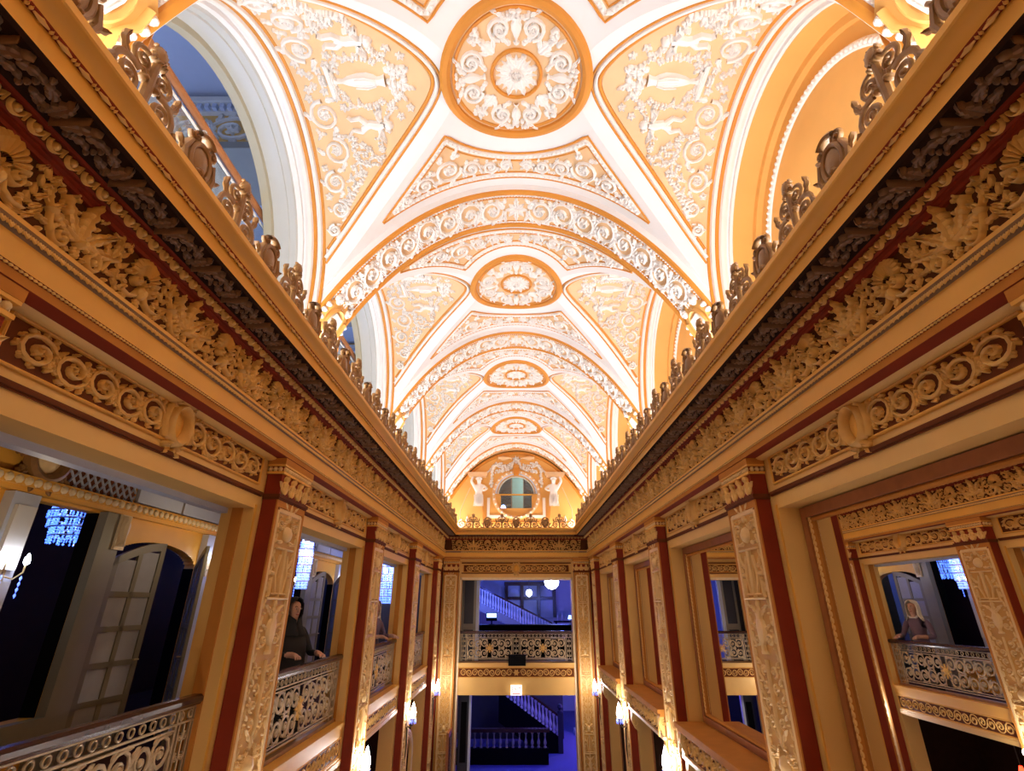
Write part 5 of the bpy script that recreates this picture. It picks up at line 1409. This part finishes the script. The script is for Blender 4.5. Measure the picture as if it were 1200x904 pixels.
while y < 16.8: dome(mb, (y, 1.105), 0.045, 0.03, lambda u, v, h: (XC + 0.12 + h, u, v), n=7); y += 0.105
S('egg_row', mb, 'gilt_pale', wc, kind='stuff')
for m in mods[1:]:
    for y0, y1 in ((6.5, 7.4), (7.45, 8.6)):
        mb = MB(); mb.box(XC, XC + 0.05, y0 + m, y1 + m, 1.20, 1.62); S('frieze_panel', mb, 'blue_white', wc)
    mb = MB(); mb.box(XC, XC + 0.02, 5.4 + m, 6.45 + m, 1.18, 1.80); S('lattice_ground', mb, 'red_brown', wc)
    for i in range(-3, 12):
        for dd in (-1, 1):
            mb = MB()
            y = 5.4 + m + i * 0.11
            ya, yb_ = (y, y + 0.48) if dd > 0 else (y + 0.48, y)
            pts = [(ya, 1.18), (yb_, 1.80)]
            # clip to the panel
            lo, hi = 5.4 + m, 6.45 + m
            def cl(p, q):
                t0, t1 = 0.0, 1.0
                for lim, sg in ((lo, 1), (hi, -1)):
                    f0, f1 = sg * (p[0] - lim), sg * (q[0] - lim)
                    if f0 < 0 and f1 < 0: return None
                    if f0 < 0: t0 = max(t0, f0 / (f0 - f1))
                    if f1 < 0: t1 = min(t1, f0 / (f0 - f1))
                if t1 - t0 < 0.05: return None
                return [(p[0] + (q[0] - p[0]) * t, p[1] + (q[1] - p[1]) * t) for t in (t0, t1)]
            cc = cl(*pts)
            if cc: stroke(mb, cc, 0.022, 0.02, lambda u, v, h: (XC + 0.02 + h, u, v)); S('lattice_slat', mb, 'blue_white', wc)
    e = mk('round_cartouche', None, wc, (XC + 0.05, 5.08 + m, 1.38))
    mb = MB(); Mo = frame((0, 0, 0), (0, 1, 0), (0, 0, 1))
    stroke(mb, arc_pts((0, 0), 0.21, 0, 2 * pi, 30)[:-1], 0.12, 0.08, closed=True)
    for i in range(10): leaf(mb, (0.24 * cos(i * pi / 5), 0.24 * sin(i * pi / 5)), i * pi / 5, 0.14, 0.12, 0.06, lobes=2)
    mk('cartouche_frame', mb.mesh('cartouche_frame', 'antique_bronze'), e, M=Mo)
    mb = MB(); dome(mb, (0, 0), 0.16, 0.06, n=16); mk('cartouche_face', mb.mesh('cartouche_face', 'gilt_pale'), e, M=Mo)
    # grey posts and frames around the openings
    for y0, y1, mm, z0, z1 in ((6.02, 6.33, 'post_grey', BALC, 1.06), (4.82, 5.11, 'blue_white', BALC, 1.06), (8.13, 8.42, 'blue_white', BALC, 1.06), (5.11, 6.02, 'post_grey', -1.20, -1.04)):
        mb = MB(); mb.box(XC, XC + 0.10, y0 + m, y1 + m, z0, min(z1, 1.0)); S('opening_post', mb, mm, wc)
    mb = MB(); mb.box(XC + 0.10, XC + 0.13, 6.22 + m, 6.38 + m, 0.60, 1.0); urn(mb, (0, 0), pi / 2, 0.34, 0.14, 0.05, lambda u, v, h: (XC + 0.13 + h, 6.30 + m + u, 0.64 + v)); S('carved_console', mb, 'gilt_pale', wc)
    mb = MB(); mb.box(XC + 0.10, XC + 0.14, 4.86 + m, 5.07 + m, 0.3, 0.88); mb.box(XC + 0.10, XC + 0.14, 4.86 + m, 5.07 + m, -0.6, 0.2); S('post_panel', mb, 'stone_white', wc)
def door_leaf(idx, hinge, yaw, label, w=0.74, tall=0.765):
    """french door leaf: arched towards its free edge; local u from the hinge, z up"""
    e = empty('door_%d' % idx, hinge, yaw, kind='structure', label=label, category='door')
    H0 = tall - 0.25 - BALC; H1 = tall - BALC
    def top(u): return H0 + (H1 - H0) * sin(pi / 2 * u / w)
    us = lin(0, w, 9)
    bw = 0.09
    mb = MB()
    mb.prism([(0, 0), (bw, 0), (bw, top(bw)), (0, top(0))], lambda u, v, h: (u, h, v), -0.02, 0.02); mb.prism([(w - bw, 0), (w, 0), (w, top(w)), (w - bw, top(w - bw))], lambda u, v, h: (u, h, v), -0.02, 0.02); mb.build('stile', 'door_grey', e)
    mb = MB(); mb.prism([(u, top(u) - 0.10) for u in us] + [(u, top(u)) for u in reversed(us)], lambda u, v, h: (u, h, v), -0.02, 0.02); mb.build('top_rail', 'door_grey', e)
    zs = [0.12, 0.60, 0.98, 1.36, 1.74]
    mb = MB(); mb.box(bw, w - bw, -0.02, 0.02, 0, 0.12); mb.build('bottom_rail', 'door_grey', e)
    for z in zs[1:]:
        mb = MB(); mb.box(bw, w - bw, -0.018, 0.018, z - 0.03, z + 0.03); mb.build('glazing_bar', 'door_grey', e)
    mb = MB(); mb.box(w / 2 - 0.035, w / 2 + 0.035, -0.018, 0.018, 0.12, top(w / 2) - 0.1); mb.build('glazing_bar', 'door_grey', e)
    for i in range(5):
        for u0, u1 in ((bw, w / 2 - 0.035), (w / 2 + 0.035, w - bw)):
            z0 = zs[i] + (0.03 if i else 0); z1 = zs[i + 1] - 0.03 if i < 4 else top((u0 + u1) / 2) - 0.11
            mb = MB(); mb.box(u0, u1, -0.006, 0.006, z0, z1); mb.build('pane', 'pane_grey', e)
    mb = MB(); mb.tube([(w - 0.05, -0.02, 1.0), (w - 0.05, -0.06, 1.0), (w - 0.13, -0.06, 1.0)], 0.01, 6); mb.build('handle', 'iron_gilt', e)
    return e
n = 8
for m, nm in ((0.0, 'closest to the viewing balcony'), (6.32, 'near the corridor end')):
    door_leaf(n, (XC + 0.04, 6.37 + m, BALC), radians(88), 'grey french door leaf almost closed in the corridor doorway %s' % nm, 0.86); n += 1
    door_leaf(n, (XC + 0.04, 8.08 + m, BALC), radians(-52), 'grey french door leaf swung open in the corridor doorway %s' % nm, 0.76); n += 1
# chandeliers
def chandelier(loc, R, Hh, label, power, tiers=9, m='crystal'):
    e = empty('chandelier', loc, label=label, category='chandelier', group='crystal chandeliers')
    mb = MB(); mb.tube([(0, 0, 0), (0, 0, -Hh * 0.9)], 0.012, 6); mb.build('stem', 'iron_gilt', e)
    for t in range(tiers):
        k = t / (tiers - 1); r = R * (0.25 + 0.75 * sin(pi * (0.12 + 0.62 * k))); z = -Hh * (0.12 + 0.82 * k)
        mb = MB(); mb.tube([(r * cos(a), r * sin(a), z) for a in lin(0, 2 * pi, 19)[:-1]], 0.012, 5, closed=True); mb.build('tier_ring', 'iron_gilt', e)
        mb = MB(); nn = int(18 + r * 70)
        for i in range(nn):
            a = 2 * pi * (i + random.uniform(-.4, .4)) / nn; r = R * (0.25 + 0.75 * sin(pi * (0.12 + 0.62 * k))) * random.uniform(0.8, 1.05)
            for q in range(3):
                zz = z - Hh / tiers * 0.3 * q
                mb.tube([(r * cos(a), r * sin(a), zz), (r * cos(a), r * sin(a), zz - Hh / tiers * 0.13), (r * cos(a), r * sin(a), zz - Hh / tiers * 0.28)], [0.004, random.uniform(0.012, 0.024), 0.003], 4, cap=False)
        mb.build('crystal_strands', m, e, kind='stuff')
    for i in range(6):
        a = i * pi / 3; mb = MB(); mb.lathe([(0.004, 0), (0.022, 0.02), (0.02, 0.05), (0.003, 0.09)], (R * 0.8 * cos(a), R * 0.8 * sin(a), -Hh * 0.45), 8); mb.build('bulb', 'lamp_soft', e)
    if power: point('chandelier_lamp', (loc[0], loc[1], loc[2] - Hh * 0.6), power, (0.55, 0.65, 1.0), 0.03)
    return e
chandelier((-3.45, 14.3, 1.85), 0.26, 1.75, 'bright blue white chandelier hanging at the corridor end', 30)
chandelier((-6.05, 7.3, 1.85), 0.42, 1.05, 'blue crystal chandelier in the dark room beyond the corridor', 10)
chandelier((-6.05, 13.6, 1.85), 0.42, 1.2, 'blue crystal chandelier beyond the far corridor doorway', 10)
chandelier((-4.3, 10.9, 1.85), 0.13, 1.5, 'blue crystal chandelier in the middle of the corridor', 14)
# candle sconces on the corridor posts
for i, (y, z) in enumerate(((4.97, 0.30), (8.27, 0.55), (11.29, 0.40), (14.6, 0.5))):
    e = empty('candle_sconce', (XC + 0.10, y, z), label='blue white candle sconce on a corridor post, %s' % ['beside the near dark opening', 'beside the near french doors', 'beside the far dark opening', 'beside the far french doors'][i], category='sconce', group='candle sconces in the corridor')
    mb = MB(); mb.box(0, 0.015, -0.04, 0.04, -0.15, 0.1); mb.build('backplate', 'iron_gilt', e)
    for d in (-1, 1):
        mb = MB(); mb.tube([(0.01, 0, -0.05), (0.08, d * 0.06, -0.08), (0.12, d * 0.10, -0.02), (0.12, d * 0.10, 0.05)], 0.008, 6); mb.build('arm', 'iron_gilt', e)
        mb = MB(); mb.lathe([(0.012, 0.05), (0.024, 0.07), (0.022, 0.11), (0.004, 0.15)], (0.12, d * 0.10, 0), 8); mb.build('bulb', 'lamp_white', e)
        for q in range(4):
            mb = MB(); zz = -0.05 - q * 0.05; mb.tube([(0.12, d * 0.10, zz), (0.12, d * 0.10, zz - 0.02), (0.12, d * 0.10, zz - 0.045)], [0.003, 0.012, 0.002], 5); mb.build('crystal_drop', 'crystal', e)
    point('corridor_fill', (XC + 1.0, y - 0.9, z + 0.25), 9, (1.0, 0.78, 0.50), 0.01)  # added warm fill in open air, brightens the gold wall
# lower storey of the corridor side: dark recess, arched surround, red lamp
for i, c in enumerate(BAYS):
    y0, y1 = c - OPEN, c + OPEN
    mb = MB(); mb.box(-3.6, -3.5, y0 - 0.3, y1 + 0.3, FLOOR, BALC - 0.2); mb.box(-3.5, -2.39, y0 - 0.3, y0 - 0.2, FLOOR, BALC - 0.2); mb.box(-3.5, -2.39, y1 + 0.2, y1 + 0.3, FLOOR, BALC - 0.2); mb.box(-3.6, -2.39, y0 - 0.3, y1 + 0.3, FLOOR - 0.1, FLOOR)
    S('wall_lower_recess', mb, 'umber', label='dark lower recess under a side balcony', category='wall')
    e = empty('arched_surround', (-2.33, c, FLOOR), label='cream arched door surround under a side balcony, %s' % (['behind the viewing balcony'] + PL)[i], category='surround', group='arched surrounds under the balconies')
    ma = frame((0, 0, 0), (0, 1, 0), (0, 0, 1))
    for nm, off, w_, mm in (('arch_outer', 0.0, 0.14, 'gilt_pale'), ('arch_inner', 0.16, 0.10, 'wall_cream')):
        mb = MB(); P = [(-0.95 + off, 0.0), (-0.95 + off, 1.55)] + arc_pts((0, 1.55), 0.95 - off, pi, 0, 20, sy=0.55)[1:-1] + [(0.95 - off, 1.55), (0.95 - off, 0.0)]
        stroke(mb, P, w_, 0.06); mk(nm, mb.mesh(nm, mm), e, M=ma)
    e = empty('red_lamp', (-2.75, c - 0.25, -2.72), label='glowing red lamp in the dark recess under a balcony, %s' % (['behind the viewing balcony'] + PL)[i], category='lamp', group='red lamps under the balconies')
    mb = MB(); mb.tube([(0, 0, 0.85), (0, 0, 0.55)], 0.008, 6); mb.build('cord', 'iron_dark', e)
    mb = MB(); mb.lathe([(0.005, 0.0), (0.05, 0.03), (0.06, 0.2), (0.05, 0.45), (0.02, 0.55)], n=12); mb.build('lamp_shade', 'lamp_red', e)

# ================================================================== UPPER GALLERY SEEN THROUGH THE LEFT LUNETTES
mb = MB(); mb.box(-8, -2.5, YE, 18, 2.2, 2.4); S('gallery_floor', mb, 'foyer_dark', label='floor of the upper gallery behind the lunettes', category='floor')
mb = MB(); mb.box(-8, -2.5, YE - 2, 18, 5.7, 5.85); S('gallery_ceiling', mb, 'blue_white', label='blue lit ceiling of the upper gallery', category='ceiling')
mb = MB(); mb.box(-8.1, -8, YE - 2, 18, 2.4, 5.7); mb.box(-8, -2.5, 18, 18.1, 2.4, 5.7); S('wall_gallery', mb, 'blue_white', label='blue lit wall of the upper gallery', category='wall')
mb = MB()
rinceau(mb, -2.7, 2.7, 0, 0.42, 10, 0.05, w=0.05)
M_BEAM = mb.mesh('frieze_relief', 'stone_white')
for k in range(0, 5):
    y = YK(k) - 0.25
    e = empty('gallery_beam', (-5.25, y, 4.8), kind='structure', label='ceiling beam with a leaf frieze across the upper gallery', category='beam')
    mb = MB(); mb.box(-2.75, 2.75, 0, 0.75, 0.06, 0.9); mb.build('beam_body', 'wall_cream', e)
    mb = MB(); mb.box(-2.75, 2.75, -0.08, 0.83, 0.0, 0.10); mb.build('beam_soffit', 'grey_paint', e)
    mb = MB(); mb.box(-2.75, 2.75, -0.05, 0, 0.62, 0.72); mb.box(-2.75, 2.75, -0.12, 0, 0.72, 0.80); mb.build('beam_cornice', 'stone_white', e)
    mb = MB()
    for i in range(60): mb.box(-2.7 + i * 0.09, -2.65 + i * 0.09, -0.10, -0.05, 0.64, 0.71)
    mb.build('dentil_row', 'screen_blue' if False else 'blue_white', e, kind='stuff')
    mk('frieze_relief', M_BEAM, e, M=frame((0, 0, 0.37), (1, 0, 0), (0, 0, 1)))
for i, c in enumerate(BAYS[1:]):
    e = empty('gallery_railing', (-2.56, c, 2.4), label='brown gallery handrail over white rail behind a lunette, %s' % PL[i], category='railing', group='gallery railings in the lunettes')
    h = 1.20
    mb = MB(); mb.tube([(0, -1.35, h), (0, 1.35, h)], 0.035, 10); mb.build('handrail', 'frame_wood', e)
    mb = MB(); mb.tube([(0, -1.35, h - 0.10), (0, 1.35, h - 0.10)], 0.016, 8); mb.build('white_rail', 'stone_white', e)
    for y in (-1.33, 0, 1.33):
        mb = MB(); mb.tube([(0, y, 0), (0, y, h)], 0.02, 8); mb.build('post', 'stone_white', e)
    mb = MB(); mb.box(-0.006, 0.006, -1.32, 1.32, 0.1, h - 0.12); mb.build('glass_panel', 'window_glass', e)

# ================================================================== PEOPLE AT THE BALCONIES
def person(loc, yaw, label, hijab):
    e = empty('person', loc, yaw, label=label, category='person')     # local: faces +x
    s = 1.0
    def arm(d, el, wr):
        return {('s%d' % d): (0, d * 0.17, 1.34, 0.055), ('e%d' % d): (*el, 0.042), ('w%d' % d): (*wr, 0.03), ('p%d' % d): (wr[0] + 0.07, wr[1] - d * 0.01, wr[2] - 0.01, (0.04, 0.018))}
    J = {'pelvis': (0, 0, 0.92, (0.15, 0.115)), 'waist': (0.0, 0, 1.06, (0.125, 0.10)), 'chest': (0.01, 0, 1.24, (0.145, 0.11)), 'collar': (0.0, 0, 1.38, (0.075, 0.06)), 'neck': (0.01, 0, 1.45, 0.05), 'jaw': (0.045, 0, 1.51, (0.052, 0.06)), 'skull': (0.02, 0, 1.59, (0.078, 0.092)), 'crown': (0.005, 0, 1.665, (0.06, 0.07))}
    J.update(arm(1, (0.06, 0.27, 1.10), (0.29, 0.20, 1.115))); J.update(arm(-1, (0.08, -0.27, 1.10), (0.30, -0.14, 1.115)))
    for d in (1, -1):
        J.update({'h%d' % d: (0, d * 0.09, 0.86, 0.085), 'k%d' % d: (0.02, d * 0.10, 0.48, 0.06), 'a%d' % d: (0, d * 0.10, 0.09, 0.042), 't%d' % d: (0.15, d * 0.11, 0.035, (0.04, 0.03))})
        for f in range(4):
            w = J['p%d' % d]; J['f%d%d' % (d, f)] = (w[0] + 0.05, w[1] + (f - 1.5) * 0.02, w[2] - 0.008, 0.010); J['g%d%d' % (d, f)] = (w[0] + 0.08 - 0.008 * abs(f - 1.5), w[1] + (f - 1.5) * 0.022, w[2] - 0.035, 0.008)
        J['th%d' % d] = (w[0] + 0.015, w[1] - d * 0.05, w[2] - 0.01, 0.010)
    Ed = [('pelvis', 'waist'), ('waist', 'chest'), ('chest', 'collar'), ('collar', 'neck'), ('neck', 'jaw'), ('jaw', 'skull'), ('skull', 'crown')]
    for d in (1, -1):
        Ed += [('collar', 's%d' % d), ('s%d' % d, 'e%d' % d), ('e%d' % d, 'w%d' % d), ('w%d' % d, 'p%d' % d), ('p%d' % d, 'th%d' % d), ('pelvis', 'h%d' % d), ('h%d' % d, 'k%d' % d), ('k%d' % d, 'a%d' % d), ('a%d' % d, 't%d' % d)]
        for f in range(4): Ed += [('p%d' % d, 'f%d%d' % (d, f)), ('f%d%d' % (d, f), 'g%d%d' % (d, f))]
    top = 'cloth_black' if hijab else 'cloth_mauve'
    me = skin_mesh('body', J, Ed, ['skin', top, 'cloth_black'])
    for p in me.polygons:
        x, y, z = p.center
        if z > 1.43 or (x > (0.27 if hijab else 0.02) and 0.95 < z < 1.17 and abs(y) > 0.06 and x > 0.2): p.material_index = 0
        elif z > 0.93: p.material_index = 1
        else: p.material_index = 2
    mk('body', me, e)
    # face
    FZ = 1.575
    for d in (1, -1):
        mb = MB(); dome(mb, (d * 0.032, FZ + 0.005), 0.013, 0.008, n=8, sy=0.6); mk('eye', mb.mesh('eye', 'cloth_white'), e, M=frame((0.108, 0, 0), (0, 1, 0), (0, 0, 1)))
        mb = MB(); dome(mb, (d * 0.032, FZ + 0.005), 0.006, 0.006, n=7); mk('iris', mb.mesh('iris', 'dark_wood'), e, M=frame((0.115, 0, 0), (0, 1, 0), (0, 0, 1)))
        mb = MB(); stroke(mb, [(d * 0.017, FZ + 0.026), (d * 0.034, FZ + 0.032), (d * 0.05, FZ + 0.024)], 0.007, 0.006); mk('eyebrow', mb.mesh('eyebrow', 'dark_wood'), e, M=frame((0.106, 0, 0), (0, 1, 0), (0, 0, 1)))
    mb = MB(); stroke(mb, [(0, FZ + 0.015), (0, FZ - 0.02), (0, FZ - 0.035)], [0.012, 0.022, 0.028], [0.008, 0.022, 0.018]); mk('nose', mb.mesh('nose', 'skin'), e, M=frame((0.106, 0, 0), (0, 1, 0), (0, 0, 1)))
    mb = MB(); stroke(mb, [(-0.024, FZ - 0.052), (0, FZ - 0.06), (0.024, FZ - 0.052)], [0.006, 0.014, 0.006], 0.010); mk('mouth', mb.mesh('mouth', 'lip'), e, M=frame((0.100, 0, 0), (0, 1, 0), (0, 0, 1)))
    # head covering: shell round the back of the head that leaves the face open
    mb = MB(); rows = []
    ln = 1.30 if hijab else 1.36
    for z, rx, ry, fx in ((1.715, 0.015, 0.015, 0), (1.705, 0.055, 0.06, 0.01), (1.68, 0.088, 0.090, 0.4), (1.64, 0.104, 0.106, 0.95), (1.58, 0.108, 0.112, 1.05), (1.52, 0.105, 0.112, 1.0), (1.46, 0.10, 0.112, 0.9 if not hijab else 0.1), (1.40, 0.105, 0.13, 1.1 if not hijab else 0.0), (ln, 0.115 if not hijab else 0.16, 0.16 if not hijab else 0.20, 1.2 if not hijab else 0.0)):
        rows.append([(0.012 + rx * cos(a) * (1.06 if abs(cos(a)) > 0 else 1), ry * sin(a), z) for a in lin(fx, 2 * pi - fx, 21)])
    mb.grid(rows); o = mb.build('headscarf' if hijab else 'hair', 'cloth_black' if hijab else 'hair_blonde', e, smooth=60)
    md = o.modifiers.new('solid', 'SOLIDIFY'); md.thickness = 0.012; md.offset = 1
    if not hijab:
        mb = MB(); stroke(mb, arc_pts((0, 1.45), 0.075, pi, 2 * pi, 12, sy=0.6), 0.035, 0.012); mk('collar', mb.mesh('collar', 'cloth_white'), e, M=frame((0.07, 0, 0), (0, 1, 0), (0, 0, 1)))
    else:
        mb = MB(); mb.lathe([(0.17, 1.36), (0.22, 1.2), (0.23, 1.0), (0.24, 0.7), (0.27, 0.12)], (0, 0, 0), 20, sx=0.8); mb.build('robe', 'cloth_black', e, smooth=60)
    return e
person((-2.66, 6.62, BALC), radians(-35), 'smiling woman in black robe and black headscarf behind a balcony railing', True)
person((-2.58, 10.12, BALC), radians(-25), 'blonde woman in mauve top with pale collar behind a balcony railing', False)
